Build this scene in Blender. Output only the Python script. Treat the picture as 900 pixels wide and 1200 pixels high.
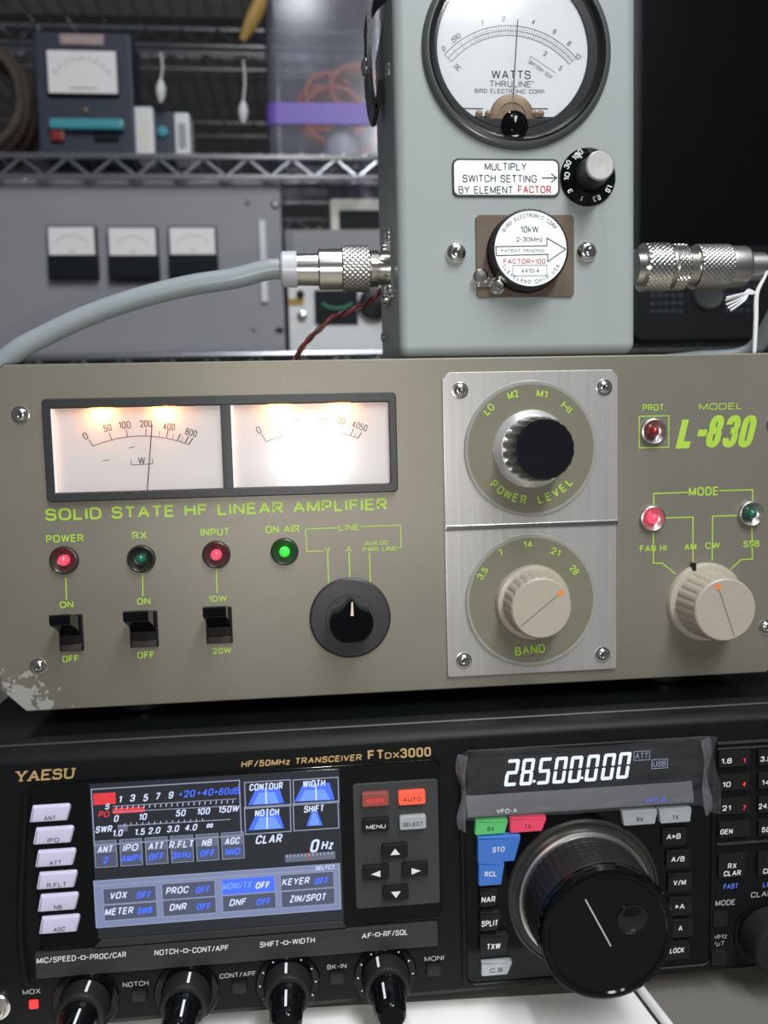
import bpy, bmesh, math, random
from mathutils import Vector, Matrix
random.seed(7)
PI = math.pi
S = 0.001                                    # the script is written in millimetres
SC = bpy.context.scene
COL = SC.collection
for o in list(bpy.data.objects):
    bpy.data.objects.remove(o)

# ------------------------------------------------------------------ camera
YAW, PIT, ROL = math.radians(-5.29248), math.radians(4.8998), math.radians(-1.41835)
F = 960.0
CAM = Vector((0, -384, 260))
def _rot():
    cy, sy, cp, sp, cr, sr = math.cos(YAW), math.sin(YAW), math.cos(PIT), math.sin(PIT), math.cos(ROL), math.sin(ROL)
    base = Matrix(((1, 0, 0), (0, 0, -1), (0, 1, 0)))
    rz = Matrix(((cy, sy, 0), (-sy, cy, 0), (0, 0, 1)))
    rx = Matrix(((1, 0, 0), (0, cp, -sp), (0, sp, cp)))
    rr = Matrix(((cr, -sr, 0), (sr, cr, 0), (0, 0, 1)))
    return rr @ rx @ base @ rz
ROT = _rot()
cd = bpy.data.cameras.new('camera')
cam = bpy.data.objects.new('camera', cd)
COL.objects.link(cam)
cd.sensor_fit = 'AUTO'; cd.sensor_width = 36.0; cd.lens = F * 36.0 / 1200.0
cd.clip_start = 0.01; cd.clip_end = 50
m3 = Matrix((ROT[0], -ROT[1], -ROT[2])).transposed()
cam.matrix_world = Matrix.Translation(CAM * S) @ m3.to_4x4()
cd.dof.use_dof = True; cd.dof.focus_distance = 0.372; cd.dof.aperture_fstop = 8.0
SC.camera = cam

# ------------------------------------------------------------------ world, lights, exposure
w = bpy.data.worlds.new('room_light'); SC.world = w; w.use_nodes = True
w.node_tree.nodes['Background'].inputs[0].default_value = (0.80, 0.88, 1.0, 1)
w.node_tree.nodes['Background'].inputs[1].default_value = 0.085
SC.view_settings.view_transform = 'Standard'
SC.view_settings.look = 'None'
SC.view_settings.gamma = 1
SC.view_settings.use_curve_mapping = False
SC.view_settings.exposure = 0.0
def lamp(name, kind, loc, power, color=(1, 1, 1), rot=None, **kw):
    d = bpy.data.lights.new(name, kind); d.energy = power; d.color = color
    for k, v in kw.items(): setattr(d, k, v)
    o = bpy.data.objects.new(name, d); COL.objects.link(o); o.location = Vector(loc) * S
    if rot: o.rotation_euler = rot
    return o
# the flash of the phone, right beside its lens
lamp('phone_flash', 'POINT', (5, -384, 250), 2.3, (1.0, 0.97, 0.93), shadow_soft_size=0.004)
# fluorescent fixtures on the ceiling, the nearer one behind the photographer
lamp('ceiling_tube_light', 'AREA', (470, -1250, 1520), 40, (0.95, 0.98, 1.0), (0, 0, 0), shape='RECTANGLE', size=0.28, size_y=1.5)
lamp('ceiling_tube_light', 'AREA', (25, -420, 1520), 6, (0.93, 0.97, 1.0), (0, 0, 0), shape='RECTANGLE', size=0.10, size_y=0.8)


# ------------------------------------------------------------------ helpers: geometry
def at(px, py, y=0.0):
    """point of the plane Y = y (mm) seen at this place of the photograph"""
    d = ROT.transposed() @ Vector(((px - 450) / F, (py - 600) / F, 1))
    p = CAM + d * ((y - CAM.y) / d.y)
    return p.x, p.z
def at3(px, py, y=0.0):
    x, z = at(px, py, y); return Vector((x, y, z))
def rect(px0, py0, px1, py1, y=0.0):
    x0, z1 = at(px0, py0, y); x1, z0 = at(px1, py1, y)
    return x0, x1, z0, z1

# stroke alphabet: width and centre lines on a unit-high cell; a third value rounds that corner
def _o(w, h=1.0): return [(0, h / 2), (0, h, w * .48), (w, h, w * .48), (w, 0, w * .48), (0, 0, w * .48), (0, h / 2)]
G = {
 'A': (.70, [[(0, 0), (.35, 1), (.70, 0)], [(.13, .33), (.57, .33)]]),
 'B': (.62, [[(0, 1), (.55, 1, .22), (.55, .53, .22), (0, .53)], [(0, .53), (.62, .53, .24), (.62, 0, .26), (0, 0)], [(0, 0), (0, 1)]]),
 'C': (.66, [[(.66, .70), (.66, 1, .28), (0, 1, .32), (0, 0, .32), (.66, 0, .28), (.66, .30)]]),
 'D': (.66, [[(0, 1), (.66, 1, .36), (.66, 0, .36), (0, 0)], [(0, 0), (0, 1)]]),
 'E': (.56, [[(.55, 1), (0, 1), (0, 0), (.56, 0)], [(0, .53), (.50, .53)]]),
 'F': (.54, [[(.54, 1), (0, 1), (0, 0)], [(0, .53), (.46, .53)]]),
 'G': (.68, [[(.66, .72), (.66, 1, .28), (0, 1, .32), (0, 0, .32), (.68, 0, .28), (.68, .47), (.38, .47)]]),
 'H': (.64, [[(0, 0), (0, 1)], [(.64, 0), (.64, 1)], [(0, .53), (.64, .53)]]),
 'I': (.0, [[(0, 0), (0, 1)]]),
 'J': (.46, [[(.46, 1), (.46, 0, .24), (0, 0, .24), (0, .3)]]),
 'K': (.64, [[(0, 0), (0, 1)], [(.62, 1), (0, .36)], [(.2, .57), (.64, 0)]]),
 'L': (.52, [[(0, 1), (0, 0), (.52, 0)]]),
 'M': (.78, [[(0, 0), (0, 1), (.39, .05), (.78, 1), (.78, 0)]]),
 'N': (.66, [[(0, 0), (0, 1), (.66, 0), (.66, 1)]]),
 'O': (.72, [_o(.72)]),
 'P': (.60, [[(0, 0), (0, 1), (.60, 1, .26), (.60, .45, .26), (0, .45)]]),
 'Q': (.72, [_o(.72), [(.44, .26), (.74, -.04)]]),
 'R': (.64, [[(0, 0), (0, 1), (.60, 1, .26), (.60, .47, .26), (0, .47)], [(.32, .47), (.64, 0)]]),
 'S': (.62, [[(.60, .74), (.60, 1, .25), (.02, 1, .25), (.02, .53, .23), (.62, .53, .23), (.62, 0, .26), (0, 0, .26), (0, .26)]]),
 'T': (.60, [[(0, 1), (.60, 1)], [(.30, 1), (.30, 0)]]),
 'U': (.64, [[(0, 1), (0, 0, .32), (.64, 0, .32), (.64, 1)]]),
 'V': (.66, [[(0, 1), (.33, 0), (.66, 1)]]),
 'W': (.96, [[(0, 1), (.22, 0), (.48, 1), (.74, 0), (.96, 1)]]),
 'X': (.64, [[(0, 1), (.64, 0)], [(0, 0), (.64, 1)]]),
 'Y': (.66, [[(0, 1), (.33, .45), (.66, 1)], [(.33, .45), (.33, 0)]]),
 'Z': (.58, [[(0, 1), (.58, 1), (0, 0), (.58, 0)]]),
 '0': (.54, [_o(.54)]),
 '1': (.26, [[(0, .78), (.26, 1), (.26, 0)]]),
 '2': (.56, [[(0, .70), (0, 1, .26), (.54, 1, .26), (.54, .55, .2), (0, 0), (.56, 0)]]),
 '3': (.56, [[(0, .76), (0, 1, .24), (.54, 1, .24), (.54, .53, .22), (.2, .53)], [(.2, .53), (.56, .53, .24), (.56, 0, .26), (0, 0, .26), (0, .25)]]),
 '4': (.60, [[(.44, 0), (.44, 1), (0, .30), (.60, .30)]]),
 '5': (.55, [[(.50, 1), (.07, 1), (.03, .50), (.2, .62, .1), (.55, .62, .28), (.55, 0, .28), (0, 0, .26), (0, .24)]]),
 '6': (.55, [[(.52, .78), (.52, 1, .24), (0, 1, .28), (0, 0, .28), (.55, 0, .28), (.55, .58, .26), (0, .58, .26), (0, .35)]]),
 '7': (.56, [[(0, 1), (.56, 1), (.20, 0)]]),
 '8': (.56, [[(.28, 1), (.54, 1, .24), (.54, .53, .22), (.02, .53, .22), (.02, 1, .24), (.28, 1)], [(.28, .53), (.56, .53, .24), (.56, 0, .26), (0, 0, .26), (0, .53, .24), (.28, .53)]]),
 '9': (.55, [[(.03, .22), (.03, 0, .24), (.55, 0, .28), (.55, 1, .28), (0, 1, .28), (0, .42, .26), (.55, .42, .26), (.55, .65)]]),
 '.': (.0, [[(-.07, .0), (.07, .0)]]), '·': (.0, [[(-.07, .5), (.07, .5)]]),
 '/': (.40, [[(0, -.04), (.40, 1.04)]]), '-': (.34, [[(0, .46), (.34, .46)]]), '=': (.46, [[(0, .62), (.46, .62)], [(0, .36), (.46, .36)]]),
 '+': (.46, [[(0, .48), (.46, .48)], [(.23, .25), (.23, .71)]]), '>': (.40, [[(0, .80), (.40, .5), (0, .20), (0, .80)]]),
 '~': (.90, [[(.45, .45), (.65, .75, .2), (.90, .75, .2), (.90, .15, .2), (.65, .15, .2), (.25, .75, .2), (0, .75, .2), (0, .15, .2), (.25, .15, .2), (.45, .45)]]),
 'u': (.46, [[(0, .7), (0, -.25)], [(0, .3), (0, 0, .2), (.46, 0, .2), (.46, .7)]]),
 'z': (.46, [[(0, .7), (.46, .7), (0, 0), (.46, 0)]]), 'k': (.46, [[(0, 0), (0, 1)], [(.44, .7), (0, .26)], [(.15, .42), (.46, 0)]]),
 'd': (.48, [[(.48, 1), (.48, 0)], [(.48, .35), (.48, .7, .22), (0, .7, .24), (0, 0, .24), (.48, 0, .22), (.48, .35)]]),
 'm': (.70, [[(0, 0), (0, .7), (.35, .7, .16), (.35, 0)], [(.35, .5), (.35, .7, .1), (.70, .7, .16), (.70, 0)]]),
}
def round_path(pts):
    out = []
    for i, p in enumerate(pts):
        r_ = p[2] if len(p) > 2 else 0
        if not r_ or i in (0, len(pts) - 1): out.append((p[0], p[1])); continue
        P = Vector(p[:2]); A = Vector(pts[i - 1][:2]) - P; B = Vector(pts[i + 1][:2]) - P
        ra = min(r_, A.length * .98); rb = min(r_, B.length * .98); a_ = P + A.normalized() * ra; b_ = P + B.normalized() * rb
        for k in range(6):
            t = k / 5; q = a_ * (1 - t) * (1 - t) * 1 + P * 2 * t * (1 - t) + b_ * t * t
            # pull towards a rounder arc
            out.append((q.x, q.y))
    res = [out[0]]
    for p in out[1:]:
        if math.hypot(p[0] - res[-1][0], p[1] - res[-1][1]) > 1e-4: res.append(p)
    return res
def strip(pts, t):
    """mitred ribbon of width t along a polyline: (verts, faces)"""
    P = [Vector(p) for p in pts]; closed = (P[0] - P[-1]).length < 1e-6 and len(P) > 3
    if closed: P = P[:-1]
    n = len(P); vs = []
    for i in range(n):
        a_ = P[i] - P[i - 1] if (i > 0 or closed) else P[1] - P[0]
        b_ = P[(i + 1) % n] - P[i] if (i < n - 1 or closed) else P[-1] - P[-2]
        a_ = a_.normalized(); b_ = b_.normalized()
        na = Vector((-a_.y, a_.x)); nb = Vector((-b_.y, b_.x)); m = na + nb; d = 1 + na.dot(nb)
        m = m / max(d, .28)
        vs += [P[i] - m * t / 2, P[i] + m * t / 2]
    fs = [(2 * i, 2 * i + 2, 2 * i + 3, 2 * i + 1) for i in range(n - 1)]
    if closed: fs.append((2 * n - 2, 0, 1, 2 * n - 1))
    return vs, fs
def split_sharp(P, t):
    runs = [[P[0]]]
    for i in range(1, len(P)):
        runs[-1].append(P[i])
        if i < len(P) - 1:
            a_ = (Vector(P[i]) - Vector(P[i - 1])).normalized(); b_ = (Vector(P[i + 1]) - Vector(P[i])).normalized()
            if a_.dot(b_) < -.15: runs.append([P[i]])
    return runs
def text_strokes(txt, h, wd, bold, serif):
    """centre lines in mm, centred on the origin, and the stroke width"""
    t = h * min(.30, .125 + bold * 2.6); sk = h - t
    ws = [.42 if ch == ' ' else max(G.get(ch, G['-'])[0], .0) for ch in txt]; n = sum(ch != ' ' for ch in txt)
    tot = sum(ws) + .15 * (len(txt) - 1)
    k = (wd - n * t) / tot if wd else sk
    if n == 1 and ws[0] < .1: k = sk
    x = 0; items = []
    for ch, w_ in zip(txt, ws):
        if ch != ' ': items.append((x + t / 2, G.get(ch, G['-'])[1])); x += t
        x += (w_ + .15) * k
    W = x - .15 * k
    out = []
    for a_, st in items:
        for pl in st:
            pts = round_path(pl)
            out += [(p_, t) for p_ in split_sharp([(a_ + x * k - W / 2, (y - .5) * sk) for x, y in pts], t)]
            if serif:
                for e in (pl[0], pl[-1]):
                    if e[1] in (0, 1) and pl[0] != pl[-1]:
                        x = a_ + e[0] * k - W / 2; y = (e[1] - .5) * sk; q_ = .17 * k
                        out.append(([(x - q_, y), (x + q_, y)], t * .7))
    return out, t

def offset_poly(pts, d):
    n = len(pts); out = []
    for i in range(n):
        p0, p1, p2 = Vector(pts[i - 1]), Vector(pts[i]), Vector(pts[(i + 1) % n])
        a = (p1 - p0).normalized(); b = (p2 - p1).normalized()
        na = Vector((-a.y, a.x)); nb = Vector((-b.y, b.x))
        m = na + nb
        if m.length < 1e-6: m = na
        m = m / max(0.3, m.length_squared) * 2 if False else m / max(1e-6, (1 + na.dot(nb)))
        out.append((p1.x + m.x * d, p1.y + m.y * d))
    return out
def rrect(x0, x1, z0, z1, r=2.0, n=5):
    r = min(r, (x1 - x0) / 2 - 0.01, (z1 - z0) / 2 - 0.01); pts = []
    for cx, cz, a in ((x1 - r, z0 + r, -90), (x1 - r, z1 - r, 0), (x0 + r, z1 - r, 90), (x0 + r, z0 + r, 180)):
        for k in range(n + 1):
            t = math.radians(a + 90 * k / n); pts.append((cx + r * math.cos(t), cz + r * math.sin(t)))
    return pts
def circ(cx, cz, r, n=48):
    return [(cx + r * math.cos(2 * PI * k / n), cz + r * math.sin(2 * PI * k / n)) for k in range(n)]
def catmull(P, n=8):
    P = [Vector(p) for p in P]; Q = [P[0] * 2 - P[1]] + P + [P[-1] * 2 - P[-2]]; out = []
    for i in range(1, len(Q) - 2):
        a, b, c, d = Q[i - 1], Q[i], Q[i + 1], Q[i + 2]
        for k in range(n):
            t = k / n
            out.append(0.5 * (2 * b + (c - a) * t + (2 * a - 5 * b + 4 * c - d) * t * t + (3 * b - a - 3 * c + d) * t ** 3))
    out.append(P[-1]); return out

class MB:
    def __init__(s): s.v = []; s.f = []; s.flat = set(); s.lvl = 0
    def add(s, vs, fs, flat=False):
        n = len(s.v); s.v += [tuple(v) for v in vs]
        for f in fs:
            if flat: s.flat.add(len(s.f))
            s.f.append(tuple(i + n for i in f))
        return s
    def box(s, x0, x1, y0, y1, z0, z1, b=0.0, seg=2):
        bm = bmesh.new(); bmesh.ops.create_cube(bm, size=1)
        for v in bm.verts:
            v.co = ((x0 + x1) / 2 + v.co.x * (x1 - x0), (y0 + y1) / 2 + v.co.y * (y1 - y0), (z0 + z1) / 2 + v.co.z * (z1 - z0))
        if b > 0: bmesh.ops.bevel(bm, geom=list(bm.edges), offset=b, segments=seg, affect='EDGES', profile=0.5)
        bm.verts.index_update()
        s.add([v.co[:] for v in bm.verts], [[v.index for v in f.verts] for f in bm.faces]); bm.free(); return s
    def prism(s, pts, y0, y1, b=0.0, back=True):
        """counter-clockwise (x,z) outline, back plane y0, front plane y1 (towards the camera), front chamfer b"""
        n = len(pts); rings = [(pts, y0)]
        if b > 0: rings += [(pts, y1 + b), (offset_poly(pts, b * 0.3), y1 + b * 0.3), (offset_poly(pts, b), y1)]
        else: rings += [(pts, y1)]
        vs = [(x, y, z) for P, y in rings for x, z in P]; fs = []
        for r in range(len(rings) - 1):
            for i in range(n):
                j = (i + 1) % n; fs.append((r * n + i, r * n + j, (r + 1) * n + j, (r + 1) * n + i))
        fs.append([(len(rings) - 1) * n + i for i in range(n)])
        if back: fs.append([i for i in reversed(range(n))])
        return s.add(vs, fs)
    def ring(s, outer, inner, y0, y1, b=0.0):
        """frame between two outlines of equal count"""
        n = len(outer)
        R = [(outer, y0), (outer, y1 + b), (offset_poly(outer, b), y1), (offset_poly(inner, -b), y1), (inner, y1 + b), (inner, y0)]
        vs = [(x, y, z) for P, y in R for x, z in P]; fs = []
        for r in range(len(R)):
            q = (r + 1) % len(R)
            for i in range(n):
                j = (i + 1) % n; fs.append((r * n + i, r * n + j, q * n + j, q * n + i))
        return s.add(vs, fs)
    def lathe(s, o, prof, seg=48, axis=(0, -1, 0), mod=None, flat=False, cap=True):
        """prof: (radius, distance along axis) from back to front"""
        o = Vector(o); a = Vector(axis).normalized()
        u = Vector((1, 0, 0)) if abs(a.x) < 0.9 else Vector((0, 0, 1))
        u = (u - a * u.dot(a)).normalized(); w_ = a.cross(u)
        vs = []; fs = []
        for i, (r, h) in enumerate(prof):
            for k in range(seg):
                t = 2 * PI * k / seg; rr = r * (mod(i, t, k) if mod else 1)
                vs.append(o + a * h + (u * math.cos(t) + w_ * math.sin(t)) * rr)
        for i in range(len(prof) - 1):
            for k in range(seg):
                l = (k + 1) % seg; fs.append((i * seg + k, i * seg + l, (i + 1) * seg + l, (i + 1) * seg + k))
        if cap and prof[0][0] > 1e-6: fs.append(list(reversed(range(seg))))
        if cap and prof[-1][0] > 1e-6: fs.append([(len(prof) - 1) * seg + k for k in range(seg)])
        return s.add(vs, fs, flat)
    def knurl(s, o, axis, r, L, nt=120, nr=24, a=0.25):
        """two crossing sets of helical grooves"""
        nt -= nt % 4
        prof = [(r - a, 0)] + [(r, L * j / nr) for j in range(nr + 1)] + [(r - a, L)]
        def m(i, t, k):
            if i in (0, nr + 2): return 1
            return 1 - 2 * a / r if ((i + k) % 4 == 0 or (i - k) % 4 == 0) else 1 + a * .5 / r
        return s.lathe(o, prof, nt, axis, m, False)
    def tube(s, path, r, seg=10, smooth=8, rad=None):
        P = catmull(path, smooth) if smooth else [Vector(p) for p in path]
        n = len(P); vs = []; fs = []; up = None
        for i in range(n):
            t = (P[min(i + 1, n - 1)] - P[max(i - 1, 0)]).normalized()
            if up is None:
                up = Vector((0, 0, 1)) if abs(t.z) < 0.9 else Vector((1, 0, 0))
            up = (up - t * up.dot(t)).normalized(); sd = t.cross(up)
            rr = rad(i / (n - 1)) * r if rad else r
            for k in range(seg):
                a = 2 * PI * k / seg; vs.append(P[i] + (up * math.cos(a) + sd * math.sin(a)) * rr)
        for i in range(n - 1):
            for k in range(seg):
                l = (k + 1) % seg; fs.append((i * seg + k, i * seg + l, (i + 1) * seg + l, (i + 1) * seg + k))
        fs.append(list(reversed(range(seg)))); fs.append([(n - 1) * seg + k for k in range(seg)])
        return s.add(vs, fs)
    def rod(s, a, b, r, seg=8): return s.tube([a, b], r, seg, 0)
    # flat print lying on a plane facing the camera
    def flat_poly(s, pts, y): return s.add([(x, y, z) for x, z in pts], [list(range(len(pts)))], True)
    def line(s, pts, wd, y):
        P = [pts[0]]
        for p in pts[1:]:
            if math.hypot(p[0] - P[-1][0], p[1] - P[-1][1]) > 1e-5: P.append(p)
        if len(P) < 2: return s
        s.lvl = (s.lvl + 1) % 6
        vs, fs = strip(P, wd); return s.add([(v.x, y - .018 * s.lvl, v.y) for v in vs], fs, True)
    def frame(s, x0, x1, z0, z1, wd, y): return s.line([(x0, z0), (x1, z0), (x1, z1), (x0, z1), (x0, z0)], wd, y)
    def text(s, t, x, z, h, y, wd=None, shear=0.0, bold=0.0, rot=0.0, serif=False):
        """centred text: h = height of the letters, wd = total width (else natural)"""
        c, sn = math.cos(rot), math.sin(rot); sts, th = text_strokes(t, h, wd, bold, serif)
        for pts, tt in sts:
            s.lvl = (s.lvl + 1) % 6
            vs, fs = strip(pts, tt)
            s.add([(x + (v.x + v.y * shear) * c - v.y * sn, y - .018 * s.lvl, z + (v.x + v.y * shear) * sn + v.y * c) for v in vs], fs, True)
        return s
    def arctext(s, t, cx, cz, r, a0, a1, h, y, inward=False, bold=0.0):
        """letters spread from angle a0 to a1 (degrees); inward: letters read with their tops to the centre"""
        n = len(t)
        for i, ch in enumerate(t):
            if ch == ' ': continue
            a = math.radians(a0 + (a1 - a0) * (i / (n - 1) if n > 1 else 0))
            s.text(ch, cx + r * math.cos(a), cz + r * math.sin(a), h, y, None, 0, bold, a + (PI / 2 if inward else -PI / 2))
        return s
    def build(s, name, mat, parent=None, angle=35):
        root = parent
        while root is not None and root.parent is not None: root = root.parent
        off = root.location if root is not None else Vector((0, 0, 0))
        if parent is None and s.v:
            xs = list(zip(*s.v)); off = Vector(((min(xs[0]) + max(xs[0])) / 2, (min(xs[1]) + max(xs[1])) / 2, min(xs[2]))) * S
        me = bpy.data.meshes.new(name)
        me.from_pydata([(a * S - off.x, b * S - off.y, c * S - off.z) for a, b, c in s.v], [], s.f)
        sm = [i not in s.flat for i in range(len(me.polygons))]
        me.polygons.foreach_set('use_smooth', sm)
        me.update()
        bm = bmesh.new(); bm.from_mesh(me)
        solid = [f for i, f in enumerate(bm.faces) if sm[i]]
        if solid and len(solid) == len(bm.faces): bmesh.ops.recalc_face_normals(bm, faces=bm.faces[:])
        bm.to_mesh(me); bm.free()
        me.set_sharp_from_angle(angle=math.radians(angle))
        me.materials.append(mat)
        o = bpy.data.objects.new(name, me); COL.objects.link(o)
        if solid and angle < 100:
            wn = o.modifiers.new('face_weighted', 'WEIGHTED_NORMAL'); wn.keep_sharp = True; wn.weight = 80
        if parent is None: o.location = off
        else: o.parent = parent
        return o
def build_groups(mb, name, mat_, parent, gap=7.0):
    """print that stands apart becomes parts of its own"""
    n = len(mb.f); par = list(range(n))
    def find(i):
        while par[i] != i: par[i] = par[par[i]]; i = par[i]
        return i
    bb = []
    for f in mb.f:
        xs = [mb.v[i][0] for i in f]; zs = [mb.v[i][2] for i in f]; bb.append((min(xs), max(xs), min(zs), max(zs)))
    for i in range(n):
        for j in range(i):
            a_, b_ = bb[i], bb[j]
            if max(a_[0], b_[0]) - min(a_[1], b_[1]) < gap and max(a_[2], b_[2]) - min(a_[3], b_[3]) < gap * .55:
                p, q = find(i), find(j)
                if p != q: par[p] = q
    groups = {}
    for i in range(n): groups.setdefault(find(i), []).append(i)
    for g in groups.values():
        m = MB()
        for i in g: m.add([mb.v[k] for k in mb.f[i]], [tuple(range(len(mb.f[i])))], True)
        m.build(name, mat_, parent)
def tag(o, label, cat, group=None, kind=None):
    if label: o['label'] = label
    if cat: o['category'] = cat
    if group: o['group'] = group
    if kind: o['kind'] = kind
    return o
def thing(name, loc, label, cat, group=None):
    o = bpy.data.objects.new(name, None); COL.objects.link(o); o.location = Vector(loc) * S
    o.empty_display_size = 0.02
    return tag(o, label, cat, group)

# ------------------------------------------------------------------ helpers: materials
def mat(name, col, rough=0.5, metal=0.0, noise=0.06, scale=60.0, bump=0.0, bscale=400.0, coat=0.0, emit=None, estr=0.0, spec=0.5, trans=0.0, alpha=1.0, stretch=None):
    m = bpy.data.materials.new(name); m.use_nodes = True
    nt = m.node_tree; b = nt.nodes['Principled BSDF']
    b.inputs['Roughness'].default_value = rough; b.inputs['Metallic'].default_value = metal
    b.inputs['Coat Weight'].default_value = coat; b.inputs['Coat Roughness'].default_value = 0.08
    b.inputs['Specular IOR Level'].default_value = spec
    b.inputs['Transmission Weight'].default_value = trans; b.inputs['Alpha'].default_value = alpha
    tc = nt.nodes.new('ShaderNodeTexCoord'); mp = nt.nodes.new('ShaderNodeMapping')
    nt.links.new(tc.outputs['Object'], mp.inputs[0])
    if stretch: mp.inputs['Scale'].default_value = stretch
    nz = nt.nodes.new('ShaderNodeTexNoise'); nz.inputs['Scale'].default_value = scale; nz.inputs['Detail'].default_value = 4
    nt.links.new(mp.outputs[0], nz.inputs['Vector'])
    mx = nt.nodes.new('ShaderNodeMix'); mx.data_type = 'RGBA'
    mx.inputs[6].default_value = tuple(c * (1 - noise) for c in col) + (1,)
    mx.inputs[7].default_value = tuple(min(1, c * (1 + noise)) for c in col) + (1,)
    nt.links.new(nz.outputs['Fac'], mx.inputs[0]); nt.links.new(mx.outputs[2], b.inputs['Base Color'])
    if bump > 0:
        n2 = nt.nodes.new('ShaderNodeTexNoise'); n2.inputs['Scale'].default_value = bscale; n2.inputs['Detail'].default_value = 2
        nt.links.new(mp.outputs[0], n2.inputs['Vector'])
        bp = nt.nodes.new('ShaderNodeBump'); bp.inputs['Strength'].default_value = bump; bp.inputs['Distance'].default_value = 0.0004
        nt.links.new(n2.outputs['Fac'], bp.inputs['Height']); nt.links.new(bp.outputs[0], b.inputs['Normal'])
    if emit:
        b.inputs['Emission Color'].default_value = tuple(emit) + (1,); b.inputs['Emission Strength'].default_value = estr
    return m
def clear_mat(name, tint=(1, 1, 1), gloss=0.06, rough=0.03, haze=0.0, hazecol=(0.8, 0.8, 0.85)):
    """thin clear sheet: lets light straight through, mirrors a little, optional milky share"""
    m = bpy.data.materials.new(name); m.use_nodes = True; nt = m.node_tree; nt.nodes.clear()
    out = nt.nodes.new('ShaderNodeOutputMaterial'); t = nt.nodes.new('ShaderNodeBsdfTransparent'); t.inputs[0].default_value = tuple(tint) + (1,)
    g = nt.nodes.new('ShaderNodeBsdfGlossy'); g.inputs['Roughness'].default_value = rough
    fr = nt.nodes.new('ShaderNodeLayerWeight'); fr.inputs[0].default_value = 0.25
    mr = nt.nodes.new('ShaderNodeMapRange'); mr.inputs[3].default_value = gloss; mr.inputs[4].default_value = 0.6
    nt.links.new(fr.outputs['Fresnel'], mr.inputs[0])
    mx = nt.nodes.new('ShaderNodeMixShader'); nt.links.new(mr.outputs[0], mx.inputs[0]); nt.links.new(t.outputs[0], mx.inputs[1]); nt.links.new(g.outputs[0], mx.inputs[2])
    last = mx
    if haze > 0:
        d = nt.nodes.new('ShaderNodeBsdfDiffuse'); d.inputs[0].default_value = tuple(hazecol) + (1,)
        nz = nt.nodes.new('ShaderNodeTexNoise'); nz.inputs['Scale'].default_value = 6
        ml = nt.nodes.new('ShaderNodeMath'); ml.operation = 'MULTIPLY'; ml.inputs[1].default_value = haze * 2
        nt.links.new(nz.outputs['Fac'], ml.inputs[0])
        m2 = nt.nodes.new('ShaderNodeMixShader'); nt.links.new(ml.outputs[0], m2.inputs[0]); nt.links.new(mx.outputs[0], m2.inputs[1]); nt.links.new(d.outputs[0], m2.inputs[2]); last = m2
    nt.links.new(last.outputs[0], out.inputs[0]); return m

def worn_paint(name, col, wear=(0.5, 0.49, 0.46)):
    """olive enamel with fine speckle, smudges, and paint worn off at the lower left corner"""
    m = mat(name, col, 0.52, 0.55, 0.14, 900, 0.10, 1500, spec=0.8)
    nt = m.node_tree; b = nt.nodes['Principled BSDF']; old = b.inputs['Base Color'].links[0].from_socket
    tc = nt.nodes.new('ShaderNodeTexCoord')
    n1 = nt.nodes.new('ShaderNodeTexNoise'); n1.inputs['Scale'].default_value = 9; n1.inputs['Detail'].default_value = 5
    nt.links.new(tc.outputs['Object'], n1.inputs['Vector'])
    r1 = nt.nodes.new('ShaderNodeValToRGB'); r1.color_ramp.elements[0].position = 0.35; r1.color_ramp.elements[1].position = 0.7
    r1.color_ramp.elements[0].color = (0.86, 0.85, 0.83, 1); r1.color_ramp.elements[1].color = (1.05, 1.05, 1.05, 1)
    nt.links.new(n1.outputs['Fac'], r1.inputs[0])
    mu = nt.nodes.new('ShaderNodeMix'); mu.data_type = 'RGBA'; mu.blend_type = 'MULTIPLY'; mu.inputs[0].default_value = 1
    nt.links.new(old, mu.inputs[6]); nt.links.new(r1.outputs[0], mu.inputs[7])
    # worn corner: noise threshold that loosens with the distance from the corner
    sb = nt.nodes.new('ShaderNodeVectorMath'); sb.operation = 'DISTANCE'; sb.inputs[1].default_value = (-0.186, -0.09, 0.001)
    nt.links.new(tc.outputs['Object'], sb.inputs[0])
    n2 = nt.nodes.new('ShaderNodeTexNoise'); n2.inputs['Scale'].default_value = 130; n2.inputs['Detail'].default_value = 6; n2.inputs['Roughness'].default_value = 0.65
    nt.links.new(tc.outputs['Object'], n2.inputs['Vector'])
    mr = nt.nodes.new('ShaderNodeMapRange'); mr.inputs[1].default_value = 0.011; mr.inputs[2].default_value = 0.040; mr.inputs[3].default_value = 0.36; mr.inputs[4].default_value = 0.74
    nt.links.new(sb.outputs['Value'], mr.inputs[0])
    gt = nt.nodes.new('ShaderNodeMath'); gt.operation = 'GREATER_THAN'
    nt.links.new(n2.outputs['Fac'], gt.inputs[0]); nt.links.new(mr.outputs[0], gt.inputs[1])
    mw = nt.nodes.new('ShaderNodeMix'); mw.data_type = 'RGBA'; mw.inputs[7].default_value = tuple(wear) + (1,)
    nt.links.new(gt.outputs[0], mw.inputs[0]); nt.links.new(mu.outputs[2], mw.inputs[6]); nt.links.new(mw.outputs[2], b.inputs['Base Color'])
    return m

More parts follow.
